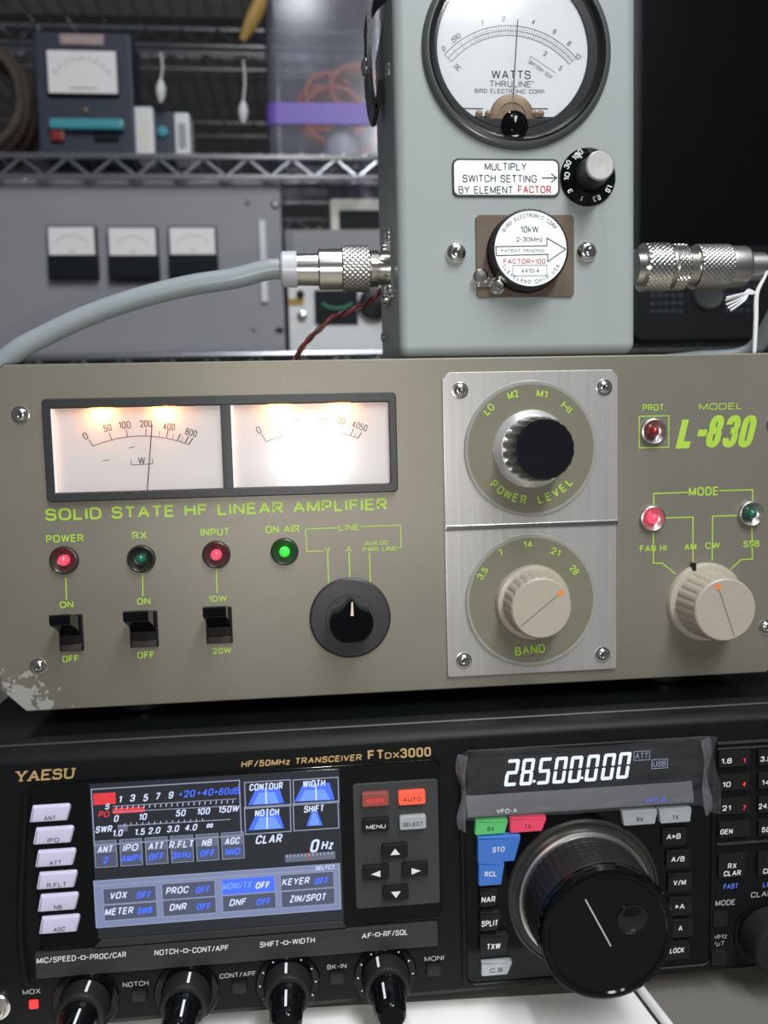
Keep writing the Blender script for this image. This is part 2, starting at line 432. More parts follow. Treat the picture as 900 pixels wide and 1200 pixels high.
M = {}
M['olive'] = worn_paint('olive_enamel', (0.258, 0.242, 0.199))
M['olive_disc'] = mat('olive_dial_disc', (0.185, 0.178, 0.128), 0.35, 0, 0.05, 300, coat=0.15)
M['lime'] = mat('lime_print', (0.40, 0.62, 0.06), 0.5, 0, 0.12, 500)
M['alu'] = mat('brushed_aluminium', (0.50, 0.485, 0.47), 0.42, 0.6, 0.16, 14, 0.10, 40, stretch=(40, 1, 1))
M['chrome'] = mat('chrome', (0.82, 0.82, 0.82), 0.12, 1.0, 0.03)
M['nickel'] = mat('nickel_plating', (0.80, 0.78, 0.73), 0.20, 1.0, 0.06, 200)
M['satin'] = mat('satin_aluminium', (0.80, 0.80, 0.80), 0.30, 0.65, 0.04, 100)
M['clear_edge'] = mat('clear_acrylic_edge', (0.30, 0.305, 0.27), 0.15, 0, 0.05, 100, coat=0.6)
M['gunmetal'] = mat('dark_plated_cup', (0.07, 0.07, 0.065), 0.30, 0.7, 0.1, 200)
M['rackchrome'] = mat('rack_chrome', (0.62, 0.63, 0.66), 0.27, 1.0, 0.05)
M['farchrome'] = mat('far_rack_chrome', (0.62, 0.62, 0.64), 0.35, 1.0, 0.05)
M['dull_nickel'] = mat('dull_nickel', (0.50, 0.49, 0.47), 0.35, 1.0, 0.15, 200)
M['blackplastic'] = mat('black_plastic', (0.012, 0.012, 0.013), 0.38, 0, 0.2, 200, spec=0.3)
M['blackgloss'] = mat('gloss_black', (0.003, 0.0036, 0.004), 0.10, 0, 0.2, 60, spec=0.25)
M['blackmetal'] = mat('black_anodised', (0.010, 0.009, 0.012), 0.22, 0.3, 0.2, 200, coat=0.3)
M['bezelblack'] = mat('charcoal_bezel', (0.028, 0.028, 0.030), 0.45, 0, 0.2, 300, 0.1, 900)
M['meterwhite'] = mat('meter_face', (0.93, 0.89, 0.885), 0.5, 0, 0.02, 30)
M['scaleink'] = mat('scale_ink', (0.10, 0.05, 0.05), 0.6)
M['ink'] = mat('black_ink', (0.03, 0.03, 0.035), 0.6)
M['redink'] = mat('red_ink', (0.55, 0.05, 0.03), 0.6)
M['glass'] = clear_mat('clear_glass', (1, 1, 1), 0.05, 0.10)
M['meterpane'] = clear_mat('meter_pane', (1, 1, 1), 0.07, 0.12)
M['taupe'] = mat('taupe_plastic', (0.385, 0.35, 0.285), 0.38, 0, 0.06, 100)
M['groove'] = mat('taupe_groove', (0.20, 0.18, 0.15), 0.5)
M['orange'] = mat('orange_paint', (0.85, 0.22, 0.04), 0.5)
M['cream'] = mat('cream_paint', (0.75, 0.62, 0.48), 0.5)
M['bulb'] = mat('lamp_bulb', (0.9, 0.5, 0.2), 0.4, emit=(1.0, 0.28, 0.04), estr=14)
M['led_red'] = mat('red_led_lit', (0.6, 0.02, 0.04), 0.25, emit=(1.0, 0.10, 0.18), estr=0.8, coat=0.5)
M['led_green'] = mat('green_led_lit', (0.02, 0.6, 0.05), 0.25, emit=(0.06, 1.0, 0.06), estr=0.6, coat=0.5)
M['led_green_off'] = mat('green_led_dark', (0.01, 0.12, 0.07), 0.2, coat=0.5)
M['led_red_off'] = mat('red_led_dark', (0.25, 0.01, 0.015), 0.2, coat=0.5)
M['trxfront'] = mat('radio_front_plastic', (0.006, 0.0065, 0.007), 0.46, 0, 0.2, 200, 0.03, 1500, spec=0.18)
M['trxstrip'] = mat('radio_label_strip', (0.032, 0.031, 0.031), 0.45, 0.1, 0.12, 300, 0.1, 900)
M['trxtop'] = mat('radio_top_cover', (0.005, 0.006, 0.006), 0.16, 0, 0.3, 40, 0.03, 300, spec=0.3)
M['gold'] = mat('gold_print', (0.78, 0.52, 0.24), 0.35, 0.5)
M['grey_print'] = mat('grey_print', (0.42, 0.43, 0.44), 0.5)
M['white_print'] = mat('white_print', (0.75, 0.76, 0.78), 0.5)
M['blue_print'] = mat('blue_print', (0.12, 0.19, 0.85), 0.5)
M['lavender'] = mat('lavender_key', (0.62, 0.59, 0.78), 0.35, 0, 0.03, 60)
M['charcoal'] = mat('charcoal_keypad', (0.035, 0.038, 0.040), 0.5, 0, 0.1, 200)
M['blackkey'] = mat('black_key', (0.010, 0.010, 0.011), 0.35, 0, 0.1, 200, spec=0.3)
M['greykey'] = mat('grey_key', (0.36, 0.37, 0.39), 0.35, 0, 0.05, 100)
M['silverkey'] = mat('silver_key', (0.42, 0.44, 0.46), 0.35, 0.2, 0.05, 100)
M['orangekey'] = mat('orange_key', (0.55, 0.06, 0.03), 0.35, emit=(1, 0.12, 0.06), estr=0.55)
M['dimred_key'] = mat('dim_red_key', (0.22, 0.06, 0.05), 0.35, emit=(1, 0.1, 0.05), estr=0.06)
M['greenkey'] = mat('green_key', (0.10, 0.42, 0.14), 0.35, emit=(0.1, 0.8, 0.2), estr=0.10)
M['redkey'] = mat('red_key', (0.55, 0.05, 0.10), 0.35, emit=(1, 0.08, 0.18), estr=0.25)
M['bluekey'] = mat('blue_key', (0.05, 0.17, 0.55), 0.3)
M['redlit'] = mat('red_lit_key', (0.6, 0.03, 0.03), 0.3, emit=(1, 0.05, 0.04), estr=0.55)
M['dimple'] = mat('polished_black', (0.004, 0.004, 0.005), 0.08, 0, 0.1, 60, coat=0.25, spec=0.5)
M['rubber'] = mat('ribbed_rubber', (0.014, 0.014, 0.015), 0.5, 0, 0.1, 200, spec=0.3)
M['lcd'] = mat('screen_glass', (0.010, 0.011, 0.014), 0.12, 0, 0.1, 50, emit=(0.22, 0.27, 0.36), estr=0.055)
def ui(name, col, st): return mat(name, tuple(c * 0.2 for c in col), 0.4, 0, 0, emit=col, estr=st)
M['ui_white'] = ui('screen_white', (0.68, 0.76, 1.0), 0.85)
M['ui_line'] = ui('screen_line', (0.50, 0.57, 0.80), 0.40)
M['ui_panel'] = ui('screen_panel', (0.34, 0.40, 0.68), 0.46)
M['ui_dark'] = ui('screen_dark_cell', (0.16, 0.19, 0.30), 0.35)
M['ui_grey'] = ui('screen_grey_cell', (0.22, 0.25, 0.36), 0.45)
M['ui_blue'] = ui('screen_blue', (0.07, 0.16, 1.0), 0.95)
M['ui_sky'] = ui('screen_sky_blue', (0.16, 0.32, 1.0), 0.95)
M['ui_red'] = ui('screen_red', (1.0, 0.06, 0.08), 0.6)
M['seg'] = ui('digit_glow', (0.72, 0.79, 1.0), 1.15)
M['film'] = clear_mat('protective_film', (1, 1, 1), 0.035, 0.14, 0.035, (0.6, 0.6, 0.65))
M['bird'] = mat('grey_green_enamel', (0.335, 0.370, 0.364), 0.38, 0, 0.02, 40, 0.05, 900, spec=0.35)
M['wattface'] = mat('dial_card', (0.91, 0.94, 0.97), 0.5, 0, 0.02, 30)
M['brown'] = mat('aged_brown_metal', (0.135, 0.10, 0.072), 0.42, 0.15, 0.35, 90, 0.1, 500)
M['sillbrown'] = mat('smoky_brown_plastic', (0.055, 0.048, 0.040), 0.2, 0, 0.3, 200)
M['rimgrey'] = mat('dark_grey_rim', (0.10, 0.105, 0.105), 0.28, 0.3, 0.05, 100)
M['copper'] = mat('worn_copper', (0.22, 0.15, 0.10), 0.45, 0.6, 0.5, 300)
M['leather'] = mat('black_leather', (0.015, 0.015, 0.016), 0.35, 0, 0.2, 200, 0.3, 700)
M['cablegrey'] = mat('grey_cable_jacket', (0.30, 0.335, 0.35), 0.36, 0, 0.04, 60)
M['translucent'] = mat('clear_plastic_sleeve', (0.78, 0.78, 0.82), 0.3, 0, 0.05, 100, trans=0.25)
M['string'] = mat('white_string', (0.82, 0.82, 0.82), 0.8, 0, 0.1, 900, 0.4, 2500)
M['redwire'] = mat('red_wire', (0.20, 0.03, 0.03), 0.4)
M['blackwire'] = mat('black_wire', (0.07, 0.018, 0.018), 0.4)
M['cabinet'] = mat('grey_cabinet_paint', (0.31, 0.31, 0.335), 0.5, 0, 0.05, 15, 0.05, 500)
M['offwhite'] = mat('off_white_plastic', (0.80, 0.80, 0.80), 0.45, 0, 0.04, 50)
M['beige'] = mat('beige_plastic', (0.80, 0.77, 0.70), 0.45, 0, 0.04, 50)
M['navy'] = mat('navy_painted_metal', (0.035, 0.042, 0.065), 0.5, 0, 0.1, 60)
M['teal'] = mat('teal_plastic', (0.08, 0.36, 0.42), 0.3)
M['dred'] = mat('dark_red_plastic', (0.28, 0.03, 0.03), 0.4)
M['pinklabel'] = mat('faded_pink_label', (0.45, 0.33, 0.32), 0.6, 0, 0.6, 300)
M['browncable'] = mat('brown_cable', (0.075, 0.055, 0.045), 0.5, 0, 0.3, 100)
M['yellow'] = mat('yellow_ochre_strap', (0.45, 0.27, 0.07), 0.6, 0, 0.2, 200)
M['bin'] = clear_mat('frosted_bin_plastic', (0.9, 0.9, 0.95), 0.03, 0.13, 0.11, (0.5, 0.5, 0.56))
M['purple'] = mat('purple_plastic', (0.20, 0.12, 0.55), 0.4)
M['orangewire'] = mat('orange_wire', (0.75, 0.20, 0.08), 0.45)
M['slate'] = mat('grey_slab', (0.22, 0.22, 0.23), 0.45)
M['screenoff'] = mat('dark_display', (0.012, 0.015, 0.017), 0.5, spec=0.15)
M['greenarc'] = mat('dark_green_print', (0.03, 0.28, 0.16), 0.5)
M['board'] = mat('grey_board', (0.70, 0.69, 0.66), 0.6)
M['monitor'] = mat('monitor_black', (0.003, 0.0035, 0.004), 0.22, 0, 0.2, 40, spec=0.25)
M['desk'] = mat('greige_desk_top', (0.15, 0.142, 0.128), 0.55, 0, 0.05, 20, 0.05, 400)
M['paper'] = mat('white_paper', (0.86, 0.85, 0.83), 0.7, 0, 0.02, 20)
M['stick'] = mat('white_plastic_rod', (0.82, 0.82, 0.82), 0.35)
M['wall'] = mat('unlit_wall_tone', (0.10, 0.095, 0.085), 0.8, 0, 0.1, 4)  # dark brown-grey puts the shade of the unlit room into the wall colour
M['floor'] = mat('grey_vinyl_floor', (0.22, 0.22, 0.22), 0.6, 0, 0.1, 8)

# ------------------------------------------------------------------ room and desk
DESK = -4.0
tag(MB().box(-2600, 2600, -2200, 1900, -744, -724).build('floor', M['floor']), 'grey vinyl floor of the room', 'floor', kind='structure')
tag(MB().box(-2600, 2600, 1900, 1950, -724, 1900).build('wall_back', M['wall']), 'dim wall behind the wire racks', 'wall', kind='structure')
desk = thing('desk', (60, 120, -724), 'greige desk top under the black transceiver', 'desk')
MB().box(-900, 1000, -430, 640, DESK - 30, DESK, 2).build('desk_top', M['desk'], desk)
for sx in (-860, 960):
    for sy in (-390, 600):
        MB().box(sx - 25, sx + 25, sy - 25, sy + 25, -724, DESK - 30, 2).build('leg', M['dull_nickel'], desk)

exec_later = []
# ================================================================== AMPLIFIER
AX0, AX1, AZ0, AZ1 = -144.0, 237.9, 139.6, 298.6
amp = thing('linear_amplifier', ((AX0 + AX1) / 2, 100, 132.0), 'olive green linear amplifier with two backlit meters standing on the black transceiver', 'amplifier')
ch = 11.0
outline = [(AX0 + ch, AZ0), (AX1 - ch, AZ0), (AX1, AZ0 + ch), (AX1, AZ1 - ch), (AX1 - ch, AZ1), (AX0 + ch, AZ1), (AX0, AZ1 - ch), (AX0, AZ0 + ch)]
MB().box(AX0 + 6, AX1 - 6, 6, 250, AZ0 + 1.5, AZ1 - 1.2, 1.5).build('case', M['olive'], amp)
panel = MB().prism(outline, 6.2, 0, 1.0).build('front_panel', M['olive'], amp)
for fx, fy in ((-85, 26), (185, 26), (-85, 225), (185, 225)):
    MB().lathe((fx, fy, 131.7), [(9.5, 0), (10.5, 1.0), (11.5, 9.6)], 32, (0, 0, 1)).build('rubber_foot', M['blackplastic'], amp)

def screw(mb, x, z, y, r=3.4, h=1.6):
    """domed head with a cross recess modelled as a dimple"""
    return mb.lathe((x, y, z), [(r, 0), (r, h * 0.35), (r * 0.86, h * 0.75), (r * 0.6, h), (r * 0.42, h), (r * 0.34, h * 0.45), (0, h * 0.35)], 28)
def cross(x, z, y, r, rot=0.3):
    mb = MB()
    for k in (0, 1):
        a = rot + k * PI / 2; dx, dz = math.cos(a) * r, math.sin(a) * r
        mb.line([(x - dx, z - dz), (x + dx, z + dz)], r * 0.42, y)
    return mb
def add_screw(px, py, y, parent, r=3.4, h=1.6, name='screw', washer=True):
    x, z = at(px, py, y)
    mb = MB()
    if washer: mb.lathe((x, y, z), [(r * 1.35, 0), (r * 1.35, 0.35), (r * 1.2, 0.5), (0, 0.5)], 28)
    screw(mb, x, z, y, r, h)
    o = mb.build(name, M['nickel'], parent)
    cross(x, z, y - h * 1.0 - 0.03, r * 0.42).build('cross_slot', M['ink'], o)
for px, py in ((24, 486), (45, 781), (897.5, 735), (906, 497)):
    add_screw(px, py, 0, amp, 2.9, 1.8)

# --- meter bezel with two backlit meters
bz = rect(48, 470, 467, 581, -3)
bx0, bx1, bz0, bz1 = bz[0], bz[1], 236.4, 282.8
wins = [(60, 478, 259.5, 578), (271.5, 473, 456.5, 570)]
bezel = MB()
mid0 = at(260, 525, -3)[0]; mid1 = at(271.5, 525, -3)[0]
wl0 = at(61, 525, -3)[0]; wr1 = at(456.5, 525, -3)[0]
wz0, wz1 = 240.6, 278.4
bezel.ring(rrect(bx0, bx1, bz0, bz1, 2.2, 5), rrect(wl0, wr1, wz0, wz1, .7, 5), 1, -3, .5); bezel.box(mid0, mid1, -2.9, 1, wz0 - .4, wz1 + .4, 0.4)
bezel = bezel.build('meter_bezel', M['bezelblack'], amp)
for k, (x0, x1) in enumerate(((wl0, mid0), (mid1, wr1))):
    # shallow lit tray: side walls, bright face, needle, pane and two small lamps under the top edge
    YF = -0.25
    tray = MB().box(x0 + 0.05, x0 + 1.3, -2.6, 0, wz0, wz1, 0.2).build('meter_side_wall', M['meterwhite'], bezel)
    face = MB().box(x0 + 1.0, x1, YF, 0.4, wz0, wz1).build('meter_face', M['meterwhite'], bezel)
    ink = MB(); yi = YF - 0.06
    if k == 0:
        A, B, Cc = at(109, 523, yi), at(170, 511, yi), at(221, 521, yi)
        ticks = [(109, 523, 104, 515, .35), (131, 515.5, 128, 507.5, .35), (149.5, 512, 148, 503.5, .35), (171, 511, 171, 502.5, .35), (186, 511.5, 187, 505, .22), (195, 512.5, 197, 504, .4), (202, 514, 204, 508, .22), (208, 516, 211.5, 508.5, .5), (212, 517.5, 214.5, 512, .22), (217, 519, 221, 511.5, .5), (221, 521, 226, 513.5, .5)]
        nums = [('0', 100, 511, .45), ('50', 126, 501.5, .2), ('100', 146, 498, .05), ('200', 171, 496.5, 0), ('400', 198, 500, -.12), ('800', 224, 507, -.3)]
        for s_, a_, b_, c_ in (('m', 148, 524, 6),): ink.line([at(151, 525, yi), at(158, 523.5, yi)], .3, yi)
        ink.text('W', *at(166, 540, yi), 3.2, yi)
        ink.line([at(153.5, 538.5, yi), at(154, 545, yi), at(179, 543.5, yi), at(179, 537, yi)], .3, yi)
        ink.line([at(120, 540, yi), at(128, 539, yi)], .3, yi)
    else:
        A, B, Cc = at(312, 518, yi), at(366, 504.5, yi), at(419, 513.5, yi)
        ticks = [(312, 518, 306, 508, .35), (397, 507, 397, 500, .22), (404, 508, 406, 504, .22), (410.5, 511, 414, 503, .5), (415, 512, 418, 507, .22), (419, 513.5, 424, 507, .5), (330, 512, 327, 505, .3), (350, 507, 349, 500, .3), (375, 505, 376, 497, .3)]
        nums = [('0', 303, 504, .4), ('10', 347, 496, .1), ('20', 377, 494, 0), ('30', 400, 493, -.15), ('40', 417, 498, -.25), ('50', 426, 501, -.3)]
        ink.text('V·A·DC', *at(371, 531, yi), 2.4, yi)
    # circle through the three arc points
    ax, az, bx, bz_, cx, cz = A[0], A[1], B[0], B[1], Cc[0], Cc[1]
    dd = 2 * (ax * (bz_ - cz) + bx * (cz - az) + cx * (az - bz_))
    ux = ((ax * ax + az * az) * (bz_ - cz) + (bx * bx + bz_ * bz_) * (cz - az) + (cx * cx + cz * cz) * (az - bz_)) / dd
    uz = ((ax * ax + az * az) * (cx - bx) + (bx * bx + bz_ * bz_) * (ax - cx) + (cx * cx + cz * cz) * (bx - ax)) / dd
    R_ = math.hypot(ax - ux, az - uz); t0 = math.atan2(az - uz, ax - ux); t1 = math.atan2(cz - uz, cx - ux)
    ink.line([(ux + R_ * math.cos(t0 + (t1 - t0) * i / 24), uz + R_ * math.sin(t0 + (t1 - t0) * i / 24)) for i in range(25)], .32, yi)
    for a, b, c, d, wd in ticks: ink.line([at(a, b, yi), at(c, d, yi)], wd, yi)
    for s_, a, b, r_ in nums: ink.text(s_, *at(a, b, yi), 3.2, yi, None if s_ == '0' else len(s_) * 1.75, 0, 0, r_)
    ink.build('scale_print', M['scaleink'], face)
    n0, n1 = ((172.3, 578), (178.2, 498)) if k == 0 else ((364.3, 570), (363.2, 512))
    MB().rod(at3(*n0, -0.9), at3(*n1, -0.9), 0.22, 6).build('needle', M['ink'], face)
    MB().box(x0 + 0.05, x1 - 0.05, -2.3, -2.1, wz0, wz1).build('pane', M['meterpane'], bezel)
    for lx in ((118, 192) if k == 0 else (327, 398)):
        bxp = at(lx, 476, -1.5)[0]
        MB().lathe((bxp - 5, -1.3, wz1 - 0.25), [(0, 0), (0.5, 0.4), (0.62, 2), (0.62, 8), (0.5, 9.6), (0, 10)], 12, (1, 0, 0)).build('bulb', M['bulb'], bezel)
        lp = lamp('meter_lamp', 'POINT', (bxp, -1.3, wz1 - 1.2), 0.018, (1.0, 0.36, 0.09), shadow_soft_size=0.0006)
        lp.parent = bezel; lp.location = Vector((bxp, -1.3, wz1 - 1.6)) * S - amp.location

# --- lime lettering and line art of the front panel
pr = MB(); y = -0.07
def T(mb, s, px0, py0, px1, py1, h, y, **k):
    """text between two photo points along its middle line"""
    a = at(px0, py0, y); b = at(px1, py1, y)
    mb.text(s, (a[0] + b[0]) / 2, (a[1] + b[1]) / 2, h, y, abs(b[0] - a[0]), **k)
T(pr, 'SOLID STATE HF LINEAR AMPLIFIER', 53, 604, 454, 590, 5.6, y, bold=.024)
T(pr, 'POWER', 54, 632, 98, 630, 3.5, y, bold=.02); T(pr, 'RX', 155, 627.5, 172, 627, 3.5, y, bold=.02)
T(pr, 'INPUT', 235, 624.5, 269, 622.5, 3.6, y, bold=.02); T(pr, 'ON AIR', 311, 621, 351, 619, 3.6, y, bold=.02)
T(pr, 'ON', 70, 709, 86, 708, 3.2, y, bold=.02); T(pr, 'OFF', 73, 772.5, 92.5, 771.5, 3.3, y, bold=.02)
T(pr, 'ON', 160.5, 705, 176, 704, 3.2, y, bold=.02); T(pr, 'OFF', 161, 768, 181, 767, 3.3, y, bold=.02)
T(pr, '10W', 244, 702, 266, 701, 2.9, y, bold=.02); T(pr, '20W', 249, 763, 271, 762, 2.9, y, bold=.02)
for a, b, c, d in ((77, 677, 78, 703), (167, 672, 167.5, 699), (253.5, 667, 254.5, 695)): pr.line([at(a, b, y), at(c, d, y)], .6, y)
T(pr, 'LINE', 397, 618.5, 421, 617.5, 3.0, y, bold=.01)
T(pr, 'V', 381, 644.5, 387, 644.5, 2.8, y, bold=.01); T(pr, 'A', 405.5, 643.5, 412, 643.5, 2.8, y, bold=.01)
T(pr, 'AUX.DC', 427, 637, 455, 635.5, 2.1, y, bold=.015); T(pr, 'PWR LINE', 425, 644.5, 465, 642, 2.1, y, bold=.015)
pr.line([at(396, 618.5, y), at(358, 620, y), at(359.5, 646.5, y), at(379, 645.5, y)], .45, y)
pr.line([at(422, 617, y), at(469.5, 615.5, y), at(470, 641.5, y), at(465, 642, y)], .45, y)
for a, b, c, d in ((384, 648, 385, 683), (409, 647, 410, 678), (433, 648, 434, 682)): pr.line([at(a, b, y), at(c, d, y)], .55, y)
T(pr, 'PROT.', 753, 478, 780, 477, 3.2, y, bold=.015); T(pr, 'MODEL', 819, 477, 870, 475.5, 3.2, y, bold=.008)
pr.text('L', *at(806, 506.5, y), 15.6, y, 8.6, shear=.24, bold=.035)
a = at(823, 507, y); pr.flat_poly([(a[0] - 2.6, a[1] - 1.7), (a[0] + 1.9, a[1] - 1.7), (a[0] + 2.7, a[1] + 1.5), (a[0] - 1.8, a[1] + 1.5)], y)
for s_, px in (('8', 838), ('3', 857.5), ('0', 876)): pr.text(s_, *at(px, 505.5, y), 15.6, y, 7.3, shear=.24, bold=.028)
a = at(749, 488, y); b = at(783.5, 524, y); pr.frame(a[0], b[0], b[1], a[1], .5, y)
T(pr, 'MODE', 807, 576.5, 842, 575, 4.3, y, bold=.02)
pr.line([at(806, 577, y), at(766, 578.5, y), at(766, 594, y)], .6, y); pr.line([at(843, 575, y), at(882, 574, y), at(882, 590, y)], .6, y)
pr.line([at(780, 607, y), at(812, 606, y), at(812, 662, y)], .6, y); pr.line([at(867, 604, y), at(835, 605, y), at(834.5, 657, y)], .6, y)
pr.line([at(765.5, 624, y), at(765.5, 660, y), at(776, 660, y), at(792, 673, y)], .6, y)
pr.line([at(881, 616, y), at(881.5, 655, y), at(868, 656, y), at(856, 667, y)], .6, y)
T(pr, 'FAN HI', 750, 643, 781, 642, 3.3, y, bold=.02); T(pr, 'AM', 802, 641, 816, 640.5, 3.3, y, bold=.02)
T(pr, 'CW', 826.5, 639.5, 843.5, 639, 3.3, y, bold=.02); T(pr, 'SSB', 871, 637.5, 890, 637, 3.3, y, bold=.02)
build_groups(pr, 'panel_lettering', M['lime'], panel)

# --- LEDs
for px, py, mk in ((75, 656.5, 'led_red'), (165.5, 655, 'led_green_off'), (253.5, 650, 'led_red'), (333.5, 646.5, 'led_green'),
                   (766, 505.5, 'led_red_off'), (765, 607.5, 'led_red'), (880, 602, 'led_green_off')):
    x, z = at(px, py, -1)
    h = MB().lathe((x, 0, z), [(6.5, -0.2), (6.5, 1.2), (6.1, 2.0), (5.6, 2.2), (5.1, 1.8), (4.2, 0.7), (2.7, 0.1), (0, 0.1)], 40).build('lamp_holder', M['gunmetal'] if px < 400 else M['dull_nickel'], amp)
    MB().lathe((x, 0, z), [(2.5, 0), (2.5, 1.6), (2.3, 2.6), (1.7, 3.5), (0.9, 4.0), (0, 4.2)], 24).build('led', M[mk], h)

# --- paddle switches
def paddle(px0, py0, px1, py1):
    x0, x1, z0, z1 = rect(px0, py0, px1, py1, -1)
    hs = MB().ring(rrect(x0, x1, z0, z1, .4, 2), rrect(x0 + 1.0, x1 - 1.0, z0 + 3.2, z1 - 0.8, .3, 2), 0.2, -1.6, .3)
    hs.box(x0 + 0.8, x1 - 0.8, -0.7, 0.2, z0 + .8, z1 - .6)
    o = hs.build('switch_frame', M['blackplastic'], amp)
    # the paddle leans out of the upper half, thin at its tip
    xa, xb = x0 + 0.9, x1 - 0.9; zt = z1 - 0.8
    pts = [(-1, zt - 0.2), (-3.0, zt + 0.4), (-16.0, zt + 3.8), (-16.8, zt + 3.4), (-17.0, zt + 0.2), (-16.2, zt - 0.8), (-7.0, zt - 4.6), (-1, zt - 8.8)]
    n = len(pts); vs = [(xa, p[0], p[1]) for p in pts] + [(xb, p[0], p[1]) for p in pts]
    fs = [list(range(n)), [n + i for i in reversed(range(n))]] + [(i, (i + 1) % n, n + (i + 1) % n, n + i) for i in range(n)]
    MB().add(vs, fs).build('paddle', M['blackgloss'], o)
    MB().box(x0 + 0.9, x1 - 0.9, -1.9, -1.4, z0 + 0.3, z0 + 3.2, .3).build('sill', M['sillbrown'], o)
paddle(68, 721, 98.5, 762); paddle(151, 717, 186, 757.5); paddle(240.5, 712, 273, 753)

# --- LINE selector
x, z = at(410.5, 724, -1)
lk = MB().lathe((x, 0, z), [(19.3, 0), (19.3, 1.2), (18.3, 2.0), (11.6, 2.2), (11.4, 3.4), (0, 3.4)], 64).build('selector_flange', M['bezelblack'], amp)
half = [(90, 10.9), (97, 10.2), (106, 8.7), (120, 7.9), (134, 8.3), (146, 9.4), (154, 10.0), (170, 10.2), (190, 10.3), (210, 10.3), (228, 10.3), (246, 10.2)]
full = half + [(270, 9.35)] + [(540 - a_, r_) for a_, r_ in reversed(half)]
hexp = [(x + r_ * math.cos(math.radians(a_)), z + r_ * math.sin(math.radians(a_))) for a_, r_ in full[:-1]]
kb = MB().prism(hexp, -2, -13.5, 1.0).build('selector_knob', M['blackgloss'], lk)
yk = -13.58; mk_ = MB(); c0 = at(410, 724, yk)
mk_.flat_poly([(c0[0] + 0.4, c0[1] + .8), (c0[0] + 1.8, c0[1] + .8), (c0[0] + 1.6, c0[1] + 7.2), (c0[0] + .9, c0[1] + 7.2)], yk); mk_.build('pointer_line', M['cream'], kb)

# --- brushed plates with the two dials
def plate_shape(px0, py0, px1, py1, top):
    x0, x1, z0, z1 = rect(px0, py0, px1, py1, -1); c = 3.2
    if top: P_ = [(x0, z0), (x1, z0), (x1, z1 - c), (x1 - c, z1), (x0 + c, z1), (x0, z1 - c)]
    else: P_ = [(x0 + c * .3, z0), (x1 - c * .3, z0), (x1, z0 + c * .3), (x1, z1), (x0, z1), (x0, z0 + c * .3)]
    return P_
P_ = plate_shape(518, 436.5, 724, 611.5, True); plate_t = MB().prism(P_, 0.5, -1.4, .4).build('dial_plate', M['alu'], amp)
P_ = plate_shape(521.5, 621, 722, 783.5, False); plate_b = MB().prism(P_, 0.5, -1.4, .4).build('dial_plate', M['alu'], amp)
x0, x1, z0, z1 = rect(521, 616, 724, 614.5, -1.4)
gx = at(622, 616, -1.4)
MB().box(plate_t.bound_box[0][0] / S + amp.location.x / S, plate_t.bound_box[4][0] / S + amp.location.x / S, -1.9, -0.5, gx[1] - 1.4, gx[1] + 1.4, .5).build('joint_strip', M['nickel'], amp)
for px, py in ((539, 457.5), (708, 454)): add_screw(px, py, -1.4, plate_t, 2.9, 1.6)
for px, py in ((543.5, 774), (706, 767)): add_screw(px, py, -1.4, plate_b, 2.9, 1.6)
def flutes(n, amt, rows):
    def f(i, t, k):
        return 1 - amt * (0.5 + 0.5 * math.cos(n * t)) ** 3 if i in rows else 1
    return f
tx, tz = at(622.5, 526, -2.6); bx_, bz_ = at(623, 703.5, -2.6)
for cx, cz, nm in ((tx, tz, 't'), (bx_, bz_, 'b')):
    pl = plate_t if nm == 't' else plate_b
    d = MB().lathe((cx, -1.3, cz), [(31.0, 0), (31.2, .9), (30.4, 1.5), (0, 1.5)], 96).build('dial_disc', M['olive_disc'], pl)
    MB().lathe((cx, -1.3, cz), [(30.2, 1.45), (31.9, 1.45), (32.2, 0.9), (32.0, 0)], 96, cap=False).build('clear_rim', M['clear_edge'], pl)
    yl = -2.87; le = MB()
    if nm == 't':
        for s_, px, py, r_ in (('LO', 573, 479.5, .8), ('M2', 601, 462.5, .3), ('M1', 635, 461.5, -.2), ('HI', 664, 477.5, -.75)):
            le.text(s_, *at(px, py, yl), 3.6, yl, 5.2, 0, .015, r_)
        le.arctext('POWER LEVEL', cx, cz, 24.3, 222, 318, 4.1, yl, True, .02)
    else:
        for s_, px, py, r_ in (('3.5', 565.5, 672, .95), ('7', 587, 647.5, .5), ('14', 618.5, 638, .05), ('21', 651, 646.5, -.45), ('28', 673, 668, -.95)):
            le.text(s_, *at(px, py, yl), 3.3, yl, None if s_ == '7' else (6 if s_ == '3.5' else 4.6), 0, .015, r_)
        le.text('BAND', *at(621, 761.5, yl), 4.3, yl, 15, 0, .02, .07)
    build_groups(le, 'dial_lettering', M['lime'], d)
# power level knob
fl = flutes(20, .06, (1, 2, 3, 4))
kn = MB().lathe((tx, -2.8, tz), [(18.4, 0), (18.4, 1.2), (17.0, 3.0), (15.4, 4.2), (0, 4.2)], 64).build('knob_skirt', M['satin'], amp)
MB().lathe((tx, -6.6, tz), [(14.2, 0), (15.2, .6), (15.0, 6), (14.6, 13), (14.2, 17.0), (13.4, 18.2), (12.8, 18.3), (0, 18.0)], 160, mod=fl).build('knob_body', M['blackmetal'], kn)
